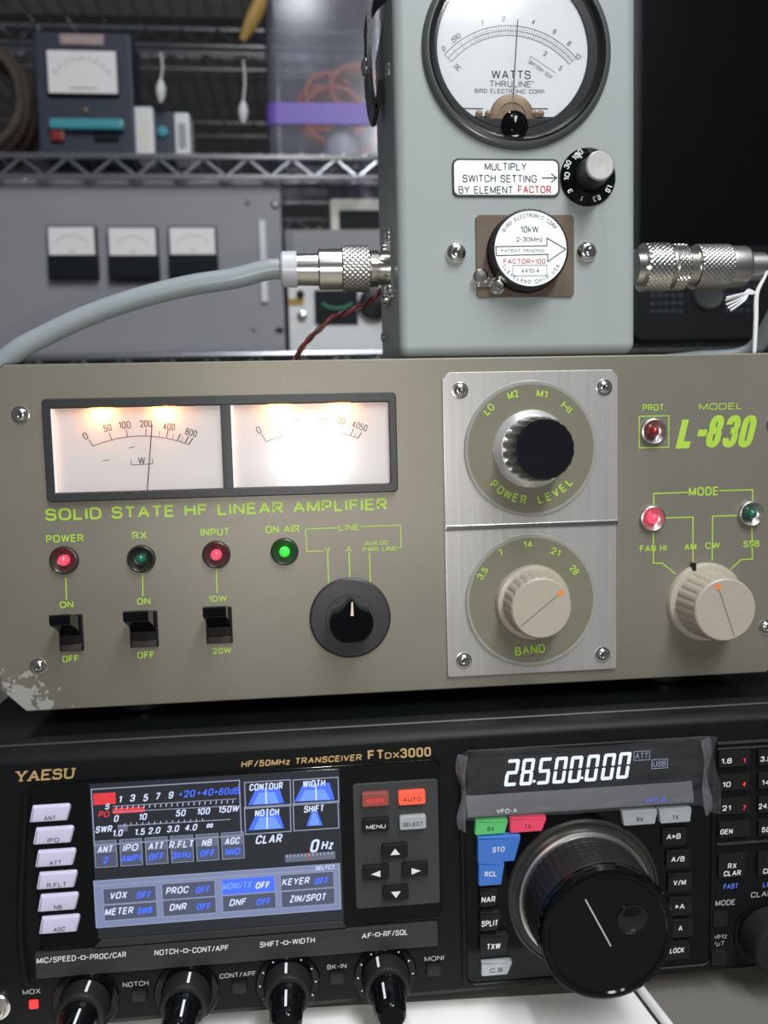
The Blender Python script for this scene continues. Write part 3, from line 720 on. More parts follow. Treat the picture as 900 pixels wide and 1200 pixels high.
# band knob
def taupe_knob(cx, cz, y0, rs, h, rb, rf, ang, mark=False):
    k = MB().lathe((cx, y0, cz), [(rs, 0), (rs, 1.0), (rs - .8, 2.4), (rb + .2, 3.2), (0, 3.2)], 72).build('knob_skirt', M['taupe'], amp)
    fl2 = flutes(24, .03, (1, 2))
    b_ = MB().lathe((cx, y0 - 2.9, cz), [(rb, 0), (rb, .4), (rf + .7, h * .9), (rf + .3, h * .93), (rf + .2, h), (rf - .5, h + .6), (0, h + .6)], 168, mod=fl2).build('knob_body', M['taupe'], k)
    yk = y0 - 2.9 - h - .68; dx, dz = math.cos(ang), math.sin(ang); r = rf - 1.4
    MB().line([(cx - dx * r, cz - dz * r), (cx + dx * r, cz + dz * r)], .55, yk).build('pointer_line', M['groove'], b_)
    MB().line([(cx + dx * (r - 2.6), cz + dz * (r - 2.6)), (cx + dx * r, cz + dz * r)], 2.2, yk - .03).build('pointer_tip', M['orange'], b_)
    return k
taupe_knob(*at(624.5, 706, -2.8), -2.8, 18.4, 11.5, 15.6, 14.0, math.radians(38))
mk2 = taupe_knob(*at(826.5, 705.5, 0), 0, 19.8, 16.5, 16.8, 14.8, math.radians(109))
mx_, mz_ = at(813.5, 663.5, -2.6)
MB().box(mx_ - .9, mx_ + .9, -3.2, -.3, mz_ - 2.2, mz_ + 1.6, .2).build('index_mark', M['blackplastic'], mk2)

# ================================================================== TRANSCEIVER
TX0, TX1, TZ0, TZ1, TY = -164.0, 252.0, 5.0, 131.7, -31.0
trx = thing('radio_transceiver', (38, 120, DESK), 'black radio transceiver with lit blue screen and large tuning dial under the olive amplifier', 'radio')
MB().box(TX0 + 3, TX1 - 3, -22, 285, TZ0 + 2, TZ1 - .15, 1.5).build('case', M['trxtop'], trx)
# moulded front with a stepped upper edge: profile in (y, z), swept along x
prof = [(-12, TZ1), (-20.5, TZ1), (-22.0, TZ1 - .6), (-24.0, TZ1 - 1.0), (-26.8, TZ1 - 1.3), (-28.6, TZ1 - 2.4), (-30.2, TZ1 - 4.0), (TY, TZ1 - 6.0), (TY, TZ0 + 3), (TY + 2, TZ0), (-12, TZ0)]
n = len(prof); vs = [(TX0, a, b) for a, b in prof] + [(TX1, a, b) for a, b in prof]
fs = [list(range(n)), [n + i for i in reversed(range(n))]] + [(i, (i + 1) % n, n + (i + 1) % n, n + i) for i in range(n)]
front = MB().add(vs, fs).build('front_panel', M['trxfront'], trx, 25)
MB().rod((TX0 + 1, -21.2, TZ1 - .5), (TX1 - 1, -21.2, TZ1 - .5), .75, 10).build('edge_highlight_rod', M['bezelblack'], front)  # added rod of lighter plastic stands in for the highlight reflected along the top edge
for fx in (-100, 178):
    for fy in (-4, 250): MB().lathe((fx, fy, DESK), [(9, 0), (9.5, 1), (10, TZ0 + 2.2 - DESK)], 24, (0, 0, 1)).build('rubber_foot', M['blackplastic'], trx)
MB().box(-84, 66, -14, 4, TZ0 - 3.2, TZ0 + 2.1, .6).build('tilt_bail', M['blackplastic'], trx)
def R2(px0, py0, px1, py1, y): return rect(px0, py0, px1, py1, y)

# left section: raised gloss frame that holds keys, screen and keypad
a = R2(33, 889, 519, 1080, TY - 1.5)
lf = MB().prism(rrect(a[0], a[1], 43.5, 118.2, 3), TY + 1, TY - 1.8, .8).build('screen_surround', M['blackgloss'], trx)
lw = MB().tube([at3(30, 930, TY - 1), at3(24, 1060, TY - 1.5), at3(25, 1115, TY - 2), at3(30, 1146, TY - 2.6), at3(33, 1152, TY - 2)], 1.5, 10, 8).build('edge_trim', M['trxfront'], trx)
# grey label strip under the screen
s0 = at(40, 1113, TY - 2)[0]; s1 = at(513, 1090, TY - 2)[0]
label_strip = MB().prism(rrect(s0, s1, 31.0, 42.6, .8, 2), TY + 1, TY - 2.4, .6).build('label_strip', M['trxstrip'], trx)
lt = MB(); yl = TY - 2.47
T(lt, 'MIC/SPEED', 43, 1126, 89, 1122.5, 2.6, yl, bold=.01, shear=.1); T(lt, 'PROC/CAR', 105.5, 1121.5, 148, 1118.5, 2.6, yl, bold=.01, shear=.1)
T(lt, 'NOTCH', 181, 1116.5, 209, 1114.5, 2.6, yl, bold=.01, shear=.1); T(lt, 'CONT/APF', 225.5, 1113.5, 268, 1110.5, 2.6, yl, bold=.01, shear=.1)
T(lt, 'SHIFT', 304.5, 1107, 327, 1105.5, 2.6, yl, bold=.01, shear=.1); T(lt, 'WIDTH', 342.5, 1103.5, 369, 1101.5, 2.6, yl, bold=.01, shear=.1)
T(lt, 'AF', 424, 1097, 435.5, 1096, 2.6, yl, bold=.01, shear=.1); T(lt, 'RF/SQL', 449.5, 1094.5, 478, 1092, 2.6, yl, bold=.01, shear=.1)
for px, py in ((97.5, 1122), (217.5, 1114), (335, 1104.5), (442.5, 1095)):
    x, z = at(px, py, yl)
    lt.frame(x - .8, x + .8, z - .8, z + .8, .35, yl); lt.line([(x - 2.4, z), (x - .8, z)], .35, yl); lt.line([(x + .8, z), (x + 2.4, z)], .35, yl)
build_groups(lt, 'strip_lettering', M['white_print'], label_strip)
fl_ = MB(); yf = TY - .07
T(fl_, 'NOTCH', 144, 1154.5, 174, 1151.5, 2.3, yf, bold=.01); T(fl_, 'CONT/APF', 257.5, 1144.5, 300, 1140, 2.3, yf, bold=.01)
T(fl_, 'BK-IN', 383.5, 1133.5, 406, 1131.5, 2.3, yf, bold=.01); T(fl_, 'MONI', 497.5, 1124, 520, 1122, 2.3, yf, bold=.01); T(fl_, 'MOX', 26.5, 1163.5, 47.5, 1160.5, 2.4, yf, bold=.01)
T(fl_, 'MODE', 838.5, 1059, 861.5, 1056.5, 2.7, yf, bold=.01, shear=.1); T(fl_, 'MHz', 836, 1098, 852, 1096.5, 2.3, yf, shear=.1); T(fl_, '/uT', 836, 1106.5, 849, 1105, 2.3, yf, shear=.1)
T(fl_, 'CLAR', 880, 1049, 905, 1046.5, 2.7, yf, bold=.01, shear=.1)
build_groups(fl_, 'panel_lettering', M['grey_print'], front)
gd = MB()
T(gd, 'YAESU', 19, 911, 87, 905, 4.9, yf, bold=.022, shear=.16, serif=True)
T(gd, 'HF/50MHz TRANSCEIVER', 283, 896.5, 424, 886.5, 2.9, yf, bold=.025, shear=.15)
T(gd, 'FT', 431, 885, 450, 884, 4.4, yf, bold=.025); T(gd, 'DX', 451, 885.5, 468, 884.5, 2.9, yf, bold=.02); T(gd, '3000', 469, 883, 505, 880.5, 4.4, yf, bold=.025)
build_groups(gd, 'brand_lettering', M['gold'], front)

def slant_key(mb, px0, py0, px1, py1, y0, y1, sl=3.0, b=.9, sr=None):
    x0, x1, z0, z1 = rect(px0, py0, px1, py1, y1); sr = sl if sr is None else sr
    return mb.prism([(x0, z0 + .6), (x0 + .6, z0), (x1 - sr, z0), (x1, z1 - 1.6), (x1 - .3, z1 - .4), (x1 - 1.2, z1), (x0 + sl, z1), (x0 + sl * .8, z1 - .4)], y0, y1, b)
yk = TY - 3.6
for s_, px, py in (('ANT', 58, 953), ('IPO', 62, 979), ('ATT', 64.5, 1005.5), ('R.FLT', 66, 1031.5), ('NB', 67.5, 1057.5), ('AGC', 69, 1083.5)):
    o = slant_key(MB(), px - 25.5, py - 7, px + 25, py + 9, TY - 1, yk, 1.8, 1.2).build('key', M['lavender'], lf)
    MB().text(s_, *at(px + .5, py + 5.5, yk - .06), 1.9, yk - .06, 1.65 * len(s_), .1, .01).build('key_lettering', M['ink'], o)

# screen
Y0 = TY - 1.9
q = R2(104, 905, 403, 1080, Y0)
SX0, SX1, SZ0, SZ1 = q[0], q[1], 47.0, 116.8
scr = MB().box(SX0, SX1, Y0 - .3, Y0 + .4, SZ0, SZ1, .15).build('screen', M['lcd'], lf)
led = MB().prism([(SX0 - 2, SZ0 - 3.6), (SX1 + 1, SZ0 - 3.4), (SX1 - .5, SZ0 - .2), (SX0 + 1.5, SZ0 - .2)], Y0 + 1, Y0 - .9, .4).build('screen_ledge', M['trxstrip'], lf)
ys = Y0 - .38
U = {k: MB() for k in ('ui_white', 'ui_line', 'ui_panel', 'ui_dark', 'ui_grey', 'ui_blue', 'ui_sky', 'ui_red')}
def UR(k, px0, py0, px1, py1, dy=0):
    x0, x1, z0, z1 = rect(px0, py0, px1, py1, ys); U[k].flat_poly([(x0, z0), (x1, z0), (x1, z1), (x0, z1)], ys - dy)
def UF(k, px0, py0, px1, py1, wd=.35, dy=.06):
    x0, x1, z0, z1 = rect(px0, py0, px1, py1, ys); U[k].frame(x0, x1, z0, z1, wd, ys - dy)
def UT(k, s, px, py, h, wd=None, sh=.25, dy=.12, b=.02): U[k].text(s, *at(px, py, ys), h, ys - dy, wd, sh, b)
def UL(k, *p, wd=.3, dy=.08): U[k].line([at(*a, ys) for a in p], wd, ys - dy)
# S-meter block
UF('ui_line', 107, 925, 283, 979, .5)
UF('ui_line', 286.5, 917, 341, 944, .45); UF('ui_line', 343.5, 914, 397, 940, .45); UF('ui_line', 286.5, 946, 341, 974, .45); UF('ui_line', 343.5, 942, 397, 970, .45)
UR('ui_red', 109, 930, 136, 942, .02); UT('ui_white', 'S', 126, 945, 2.6)
UT('ui_red', 'PO', 122, 954, 2.8)
for s_, px, py in (('1', 141, 936.5), ('3', 155.5, 935), ('5', 171, 934.5), ('7', 185, 933), ('9', 200.5, 931.5)): UT('ui_white', s_, px, py, 3.2)
for s_, px, py in (('+20', 219, 930), ('+40', 240.5, 928.5), ('+60dB', 266, 927)): UT('ui_blue', s_, px, py, 3.2, 2.0 * len(s_) + 1, b=.015)
UR('ui_red', 132, 947.5, 169.5, 951.5, .03)
UL('ui_line', (132, 945), (277, 936), wd=.35); UL('ui_line', (132, 951.5), (277, 944), wd=.35)
for i in range(22):
    px = 136 + i * 6.5; UL('ui_white', (px, 948.5 - i * .36), (px + .8, 945 - i * .36), wd=.3)
for s_, px, py in (('0', 136.5, 959), ('10', 167.5, 957), ('50', 212, 952.5), ('100', 238.5, 950.5), ('150W', 268, 948)): UT('ui_white', s_, px, py, 3.0)
UT('ui_white', 'SWR', 122, 971.5, 3.0, 7.0)
UL('ui_line', (138, 968), (270, 960), wd=.4); UR('ui_grey', 138, 966.5, 150, 974, .02)
for s_, px, py in (('1.0', 138, 976), ('1.5', 164, 974.5), ('2.0', 181, 973), ('3.0', 203, 971), ('4.0', 224, 969.5), ('~', 246, 967)): UT('ui_white', s_, px, py, 3.0)
for i in range(14): UL('ui_white', (146 + i * 7, 968 - i * .42), (146.5 + i * 7, 964.5 - i * .42), wd=.25)
# function cells
for i, (a_, b_) in enumerate((('ANT', '2'), ('IPO', 'AMP1'), ('ATT', 'OFF'), ('R.FLT', '3kHz'), ('NB', 'OFF'), ('AGC', 'MID'))):
    px = 124 + i * 29.8; py = 1001 - i * 1.95
    UR('ui_grey', px - 13, py - 14, px + 13, py - .5, .01); UR('ui_dark', px - 13, py - .5, px + 13, py + 13.5, .01); UF('ui_line', px - 13.5, py - 15, px + 13.5, py + 14, .3)
    UT('ui_white', a_, px - .5, py - 6, 3.2, 2.1 * len(a_)); UT('ui_blue', b_, px, py + 6.5, 3.2, 2.1 * len(b_) if len(b_) > 1 else None, b=.035)
# filter graphs
def trap(k, pts, dy): U[k].flat_poly([at(a_, b_, ys) for a_, b_ in pts], ys - dy)
trap('ui_blue', [(291, 943.5), (333, 941), (327, 922.5), (300, 924)], .02); trap('ui_sky', [(296, 943), (327, 941.2), (322, 928), (304, 929)], .03)
trap('ui_blue', [(345, 939.5), (392, 937), (386, 917), (355, 919)], .02); trap('ui_sky', [(350, 939), (387, 937), (380, 925), (357, 926)], .03)
trap('ui_blue', [(291, 973), (333, 970.5), (326, 950), (302, 951)], .02); trap('ui_sky', [(297, 972.5), (330, 970.6), (322, 957), (304, 958)], .03)
trap('ui_blue', [(359, 968), (378, 967), (371, 948), (366, 948)], .02); trap('ui_sky', [(362, 967.5), (375, 966.8), (370.5, 953), (366.5, 953)], .03)
for a_, b_ in (((311.5, 923), (312, 942)), ((370, 919), (370.5, 938)), ((313, 951), (313, 971))): UL('ui_white', a_, b_, wd=.6)
UT('ui_white', 'CONTOUR', 312, 921.5, 3.2, 14.5, .12); UT('ui_white', 'WIDTH', 368, 918, 3.2, 9.8, .12); UT('ui_white', 'NOTCH', 313, 952, 3.2, 10.5, .12); UT('ui_white', 'SHIFT', 368, 947.5, 3.2, 8.8, .12)
UT('ui_white', 'CLAR', 315.5, 983, 4.0, 11.5); UT('ui_white', '0', 369, 991, 6.0, 3.6); UT('ui_white', 'Hz', 384, 990, 4.2, 5.2)
UR('ui_grey', 334, 1001.5, 393, 1006.5, .01); UL('ui_red', (361.5, 999), (361.5, 1007), wd=.5)
for i in range(13): UL('ui_white', (336 + i * 4.4, 1004.8 - i * .3), (336.3 + i * 4.4, 1002 - i * .3), wd=.22)
# lower menu block
UR('ui_panel', 111, 1030, 399, 1066, .0); UR('ui_panel', 111, 1066, 399, 1069, .0)
x0, x1 = at(111, 1050, ys)[0], at(399, 1050, ys)[0]
zA = at(250, 1022.5, ys)[1]; zB = at(250, 1076.5, ys)[1]
U['ui_panel'] = MB().flat_poly([(x0, zB), (x1, zB), (x1, zA), (x0, zA)], ys)
U['ui_line'].frame(x0, x1, zB, zA, .5, ys - .06); U['ui_line'].line([(x0, zA - 2.2), (x1, zA - 2.2)], .6, ys - .06)
cells = [('VOX', 'OFF', 152, 1049), ('PROC', 'OFF', 221, 1043), ('MONI/TX', 'OFF', 291, 1037.5), ('KEYER', 'OFF', 360, 1032.5),
         ('METER', 'SWR', 153, 1067.5), ('DNR', 'OFF', 222, 1062.5), ('DNF', 'OFF', 292, 1057), ('ZIN/SPOT', '', 361, 1052)]
for a_, b_, px, py in cells:
    hi = a_ == 'MONI/TX'
    UR('ui_blue' if hi else 'ui_dark', px - 31, py - 6.5, px + 31, py + 6.5, .03); UF('ui_line', px - 31.5, py - 7.5, px + 31.5, py + 7.5, .3)
    if b_:
        UT('ui_white' if not hi else 'ui_sky', a_, px - 13, py, 3.2, min(12.5, 2.4 * len(a_))); UT('ui_white' if hi else 'ui_blue', b_, px + 17, py - .5, 3.2, 6.2, b=.035)
    else: UT('ui_white', a_, px, py, 3.3, 16)
UT('ui_white', 'SELECT', 381, 1016.5, 1.8, 8.5)
for k in U: (build_groups if k in ('ui_blue', 'ui_sky', 'ui_red') else (lambda m_, *a_: m_.build(*a_)))(U[k], 'screen_readout', M[k], scr)

# keypad
a = R2(413, 918, 516, 1066, TY - 2)
kp = MB().prism(rrect(a[0], a[1], 51.5, 109.5, 1.5), TY - 1, TY - 2.3, .5).build('keypad', M['charcoal'], lf)
def key(px, py, wpx, hpx, mk, parent, y0, h=2.4, r=.9, txt=None, tm='white_print', th=1.8, tw=None, nm='key', sh=0):
    y1 = y0 - h; x, z = at(px, py, y1); dx, dz = wpx * .5 * (y1 + 384) / F, hpx * .5 * (y1 + 384) / F
    MBk = MB().prism(rrect(x - dx, x + dx, z - dz, z + dz, r, 3), y0 + .5, y1, .5)
    o = MBk.build(nm, M[mk], parent)
    if txt: MB().text(txt, x, z - dz * .15, th, y1 - .06, tw, sh, .015).build('key_lettering', M[tm], o)
    return o, x, z, y1
key(440, 937.5, 33, 17, 'dimred_key', kp, TY - 2.3, txt='SCOPE', tm='redlit', tw=8); key(483, 935.5, 33, 17, 'orangekey', kp, TY - 2.3, txt='AUTO', tm='ink', tw=8)
key(440.5, 967.5, 33, 17, 'blackkey', kp, TY - 2.3, txt='MENU', tw=8.6); key(484, 964.5, 33, 17, 'silverkey', kp, TY - 2.3, txt='SELECT', tm='ink', tw=9)
for px, py, tri in ((463, 998, ((-2.2, -1.2), (2.2, -1.2), (0, 1.7))), (441, 1023.5, ((1.8, -1.5), (1.8, 1.5), (-2.4, 0))), (487, 1020, ((-1.8, -1.5), (2.4, 0), (-1.8, 1.5))), (464, 1047.5, ((-2.2, 1.4), (0, -1.6), (2.2, 1.4)))):
    o, x, z, y1 = key(px, py, 32, 18, 'blackkey', kp, TY - 2.3)
    MB().flat_poly([(x + u_, z - .3 + v_) for u_, v_ in tri], y1 - .06).build('key_lettering', M['white_print'], o)
for px, py in ((162.5, 1168), (280.5, 1158.5), (395, 1147.5), (508.5, 1138)):
    o, x, z, y1 = key(px, py, 18, 15, 'blackkey', trx, TY, 2.0, .8)
    MB().frame(x - 1.5, x + 1.5, z - 1.4, z + .2, .25, y1 - .06).build('key_lettering', M['charcoal'], o)
key(39, 1178, 11, 11, 'redlit', trx, TY, .9, .6)
x, z = at(-3, 1178, TY); MB().lathe((x, TY, z), [(6, -.5), (6, 1.6), (5.2, 2.2), (4.3, 2.2), (4.0, 1.0), (3.6, .2), (0, .2)], 32).build('phones_jack', M['nickel'], trx)

# double knobs
def double_knob(px, py, dots, pt):
    x, z = at(px, py, TY)
    base = MB().lathe((x, TY, z), [(14.4, -.2), (14.4, .7), (13.9, 1.2), (11.2, 1.2), (10.8, .9), (0, .9)], 56).build('knob_base', M['blackgloss'], trx)
    o = MB().lathe((x, TY - 1.0, z), [(10.4, 0), (10.6, .5), (10.3, 8.5), (9.5, 9.8), (8.2, 10.3), (0, 10.3)], 120, mod=lambda i, t, k: 1 + (.012 if k % 2 else -.012) if i in (1, 2) else 1).build('outer_knob', M['rubber'], base)
    inn = MB().lathe((x, TY - 11.2, z), [(7.9, 0), (8.0, .8), (7.4, 2.0), (6.9, 4.0), (6.7, 14), (6.2, 16.6), (5.2, 17.6), (0, 17.8)], 48).build('inner_knob', M['blackgloss'], base)
    c, s_ = math.cos(pt), math.sin(pt)
    for (r0, ya, r1, yb, wd) in ((10.78, TY - 2.2, 10.5, TY - 9.2, 1.1), (7.1, TY - 15.2, 6.76, TY - 25.2, 1.0)):
        sx, sz = -s_ * wd / 2, c * wd / 2
        MB().add([(x + c * r0 - sx, ya, z + s_ * r0 - sz), (x + c * r0 + sx, ya, z + s_ * r0 + sz), (x + c * r1 + sx, yb, z + s_ * r1 + sz), (x + c * r1 - sx, yb, z + s_ * r1 - sz)], [(0, 1, 2, 3)], True).build('pointer_line', M['white_print'], base)
    if dots:
        d = MB()
        for k in range(11):
            t = math.radians(-60 + 30 * k)
            d.flat_poly(circ(x + 12.5 * math.cos(t), z + 12.5 * math.sin(t), .42, 10), TY - 1.27)
        d.build('dial_dots', M['white_print'], base)
double_knob(101, 1172, False, math.radians(75)); double_knob(219, 1162, False, math.radians(78)); double_knob(337.5, 1151, True, math.radians(92)); double_knob(451.5, 1141.5, True, math.radians(110))

# centre section: VFO panel
a = R2(541, 940, 838, 1140, TY - 1)
vz0, vz1 = 10.5, 119.0
vx0, vx1 = at(545, 1030, TY)[0], at(832, 1030, TY)[0]
MB().ring(rrect(vx0 - 2.2, vx1 + 2.2, vz0 - 2.2, vz1 + 2.2, 5), rrect(vx0, vx1, vz0, vz1, 4), TY + .5, TY - 1.3, .5).build('vfo_frame', M['trxfront'], trx)
vf = MB().prism(rrect(vx0 + .3, vx1 - .3, vz0 + .3, vz1 - .3, 4), TY + .5, TY - .5, .2).build('vfo_panel', M['blackgloss'], trx)
# display window, sloped sill below it
d0 = at(548, 905, TY - 1)[0]; d1 = at(806, 905, TY - 1)[0]; dz1 = 118.0; dz0 = at(670, 925.5, TY - 1)[1]
win = MB().prism(rrect(d0, d1, dz0, dz1, 2), TY, TY - 1.6, .3).build('display_window', M['blackgloss'], vf)
zs0 = at(670, 951, TY - 4)[1]
sill = MB()
sx0, sx1 = d0 - 1.0, d1 + 1.5
pf = [(TY, dz0 + .6), (TY - 1.8, dz0 + .6), (TY - 2.4, dz0 - 1.0), (TY - 4.2, zs0 + 2.0), (TY - 4.0, zs0 + .4), (TY - 2.6, zs0), (TY, zs0)]
n = len(pf); sill.add([(sx0, a_, b_) for a_, b_ in pf] + [(sx1, a_, b_) for a_, b_ in pf], [list(range(n)), [n + i for i in reversed(range(n))]] + [(i, (i + 1) % n, n + (i + 1) % n, n + i) for i in range(n)])
M['sill'] = mat('smoky_sill', (0.16, 0.16, 0.17), 0.30, 0.2, 0.2, 30)
sl_ = sill.build('display_sill', M['sill'], vf)
# seven segment digits
yd = TY - 1.67; dg = MB()
SEG = {'0': 'abcdef', '2': 'abged', '5': 'afgcd', '8': 'abcdefg'}
def digit(ch_, cx, cz, W_, H_, sh=.16, t=1.55):
    hw, hh = W_ / 2, H_ / 2
    def q_(pts): dg.flat_poly([(cx + p_ + q2 * sh, cz + q2) for p_, q2 in pts], yd)
    g = .25
    for s_ in SEG[ch_]:
        if s_ in 'agd':
            zc = {'a': hh - t / 2, 'g': 0, 'd': -hh + t / 2}[s_]
            q_([(-hw + g + .3, zc - t / 2), (hw - g - .3, zc - t / 2), (hw - g, zc), (hw - g - .3, zc + t / 2), (-hw + g + .3, zc + t / 2), (-hw + g, zc)])
        else:
            xc = hw - t / 2 if s_ in 'bc' else -hw + t / 2; z0_, z1_ = (g, hh - g) if s_ in 'bf' else (-hh + g, -g)
            q_([(xc - t / 2, z0_ + .4), (xc, z0_), (xc + t / 2, z0_ + .4), (xc + t / 2, z1_ - .4), (xc, z1_), (xc - t / 2, z1_ - .4)])
for ch_, px, py in (('2', 600, 905.5), ('8', 618, 904.5), ('5', 638, 903.5), ('0', 656.5, 902.5), ('0', 674.5, 901.5), ('0', 694, 900), ('0', 713, 898.5), ('0', 731, 897)):
    x, z = at(px, py, yd); digit(ch_, x, z, 5.7, 12.4)
for px, py in ((626.5, 915.5), (682.5, 911.5)):
    x, z = at(px, py, yd); dg.flat_poly(circ(x - .2, z, .7, 12), yd)
dg.build('frequency_digits', M['seg'], win)
an = MB()
for s_, px, py, hw in (('ATT', 752, 885.5, 10), ('USB', 773, 895, 10)):
    x, z = at(px, py, yd); an.text(s_, x, z, 2.6, yd, 6, .1); an.frame(x - 3.7, x + 3.7, z - 2.1, z + 2.1, .3, yd)
an.build('display_flags', M['ui_line'], win)
sl_t = MB(); yv = TY - 4.35
T(sl_t, 'VFO-A', 582, 951, 606, 949.5, 2.0, yv, bold=.015); sl_t.build('sill_lettering', M['white_print'], sl_)
sl_t = MB(); T(sl_t, 'VFO-B', 756, 938.5, 780, 937, 2.2, yv, bold=.02); sl_t.build('sill_lettering', M['blue_print'], sl_)
# protective film, loose and curled at both ends
def film_y(u, v):
    base = TY - 2.2 - 2.6 * max(0, (v - .50) / .5) ** 1.2
    e = max(0, abs(u - .5) - .40) / .10
    return base - 3.4 * e * e * (0.6 + .4 * math.sin(v * 5 + (2 if u > .5 else 0))) - .35 * math.sin(u * 23 + v * 4) * (.3 + v) * .6
def film_xz(u, v):
    x0_, x1_ = d0 - 5.0, d1 + 12.0
    ztop = 120.6 + 1.8 * math.sin(u * 9) * .35 + 1.5 * max(0, u - .88) / .12; zbot = zs0 - .6 - (3.5 if u > .93 else 0) * min(1, (u - .93) / .05 if u > .93 else 0)
    xx = x0_ + (x1_ - x0_) * u
    if u < .05: xx += 1.6 * math.sin(v * 3.1) * (1 - u / .05)
    if u > .93: xx += (-1.5 * math.sin(v * 7.0) + 1.2 * v) * (u - .93) / .07
    return xx, ztop + (zbot - ztop) * v
NU, NV = 90, 20; vs = []; fs = []
for j in range(NV + 1):
    for i in range(NU + 1):
        u, v = i / NU, j / NV; xx, zz = film_xz(u, v); vs.append((xx, film_y(u, v), zz))
for j in range(NV):
    for i in range(NU): a_ = j * (NU + 1) + i; fs.append((a_, a_ + 1, a_ + NU + 2, a_ + NU + 1))
MB().add(vs, fs).build('protective_film', M['film'], trx, 180)

M['fold'] = clear_mat('folded_film', (1, 1, 1), 0.07, 0.16, 0.13, (0.6, 0.6, 0.65))
for sgn, xe, zt0, wdt in ((-1, d0 - 4.5, 120.5, 7.0), (1, d1 + 9.5, 121.5, 10.5)):
    vs = []; fs = []; NA, NB = 14, 26
    for j in range(NB + 1):
        v = j / NB; zz = zt0 - v * (zt0 - zs0 + 5)
        wob = 1 + .35 * math.sin(v * 8.5 + .6) - .25 * v
        for i in range(NA + 1):
            u = i / NA; ang = u * 2.5
            xx = xe - sgn * wdt * wob * (u - .55 * u * u) + sgn * 1.3 * math.sin(v * 9)
            yy = TY - 2.4 - 3.6 * math.sin(ang * .95) * (.7 + .3 * math.sin(v * 6 + 1)) - 1.2 * v
            vs.append((xx, yy, zz))
    for j in range(NB):
        for i in range(NA): a_ = j * (NA + 1) + i; fs.append((a_, a_ + 1, a_ + NA + 2, a_ + NA + 1))
    MB().add(vs, fs).build('film_fold', M['fold'], trx, 180)

# VFO keys
def vkey(s_, px0, py0, px1, py1, mk, tm='white_print', sl=0.2, sr=2.0, h=3.2, th=2.0, tw=None, dz=-1.0):
    y1 = TY - h; o = slant_key(MB(), px0, py0, px1, py1, TY, y1, sl, .8, sr).build('key', M[mk], vf)
    if s_: MB().text(s_, *at((px0 + px1) / 2 - 1, (py0 + py1) / 2 - dz * 2, y1 - .06), th, y1 - .06, tw, .1, .015).build('key_lettering', M[tm], o)
vkey('RX', 556.5, 962, 596, 977, 'greenkey', 'ink', .6, 1.6); vkey('TX', 598, 959, 641, 974, 'redkey', 'ink', .2, 2.2)
vkey('RX', 731, 950.5, 771, 966, 'greykey', 'ink', -1.2, 1.2); vkey('TX', 774, 948, 811, 963.5, 'greykey', 'ink', -1.0, .6)
vkey('STO', 559.5, 982, 611, 1009, 'bluekey', 'white_print', .2, 3.0, 4.0, 2.4, 5.6, 0); vkey('RCL', 560.5, 1011.5, 592, 1037, 'bluekey', 'white_print', .2, 1.6, 4.0, 2.4, 5.6, 0)
vkey('NAR', 562, 1042, 585, 1062, 'blackkey', th=2.8, tw=6.4); vkey('SPLIT', 562, 1070, 588, 1090, 'blackkey', th=2.8, tw=7.6); vkey('TXW', 562, 1097, 597, 1117, 'blackkey', th=2.8, tw=6.4)
vkey('C.S', 564, 1128, 601, 1142, 'silverkey', 'ink', .2, 2.4, 2.6, 2.0, 6)
for s_, px, py, tw in (('A>B', 789, 981.5, 6.8), ('A/B', 794, 1008, 6.4), ('V/M', 796, 1035.5, 6.0), ('>A', 796.5, 1063.5, 4.4), ('A', 797, 1089, None), ('LOCK', 793, 1115, 7)):
    vkey(s_, px - 13, py - 10, px + 16, py + 9, 'blackkey', 'white_print', .2, .2, 2.2, 2.6, tw, .4)

# main tuning dial
cx, cz = at(683, 1047, TY)
MB().lathe((cx, TY, cz), [(36.2, 0), (36.2, 1.0), (35.4, 2.0), (34.6, 2.2), (34.2, 1.4), (0, 1.4)], 96).build('dial_ring', M['gunmetal'], vf)
dial = MB().lathe((cx, TY - 1.4, cz), [(31.6, 0), (31.6, 1.6), (31.0, 2.6), (30.0, 3.0), (29.6, 3.8), (0, 3.8)], 96).build('dial_collar', M['dull_nickel'], trx)
NR = 22
def gm(i, t, k):
    return 1 + (-.012 if (i % 3 == 0 or k % 3 == 0) else .004) if 1 <= i <= NR else 1
MB().lathe((cx, TY - 5.2, cz), [(28.4, 0)] + [(29.2 - .6 * j / NR, .4 + 19.5 * j / NR) for j in range(NR)] + [(28.0, 20.6)], 150, mod=gm, flat=False).build('dial_grip', M['rubber'], dial)
hd = TY - 25.8
df = MB().lathe((cx, hd, cz), [(28.0, 0), (29.0, .5), (29.5, 2.0), (29.5, 4.6), (28.8, 6.4), (27.4, 7.2), (26.0, 7.1), (25.4, 6.3)] + [(r, 6.3) for r in (20, 14, 7)] + [(0, 6.3)], 96).build('dial_face', M['blackgloss'], dial)
yfc = hd - 6.37
MB().line([at(686, 1054, yfc), at(716, 1109, yfc)], .65, yfc).build('dial_mark', M['grey_print'], df)
fx, fz = at(741, 1077, yfc - .2)
MB().lathe((fx, hd - 6.3, fz), [(6.6, -.1), (6.6, .35), (6.2, .55), (5.7, .45), (5.0, .75), (4.0, 1.25), (2.5, 1.75), (1.2, 1.95), (0, 2.0)], 40).build('finger_dimple', M['dimple'], df)

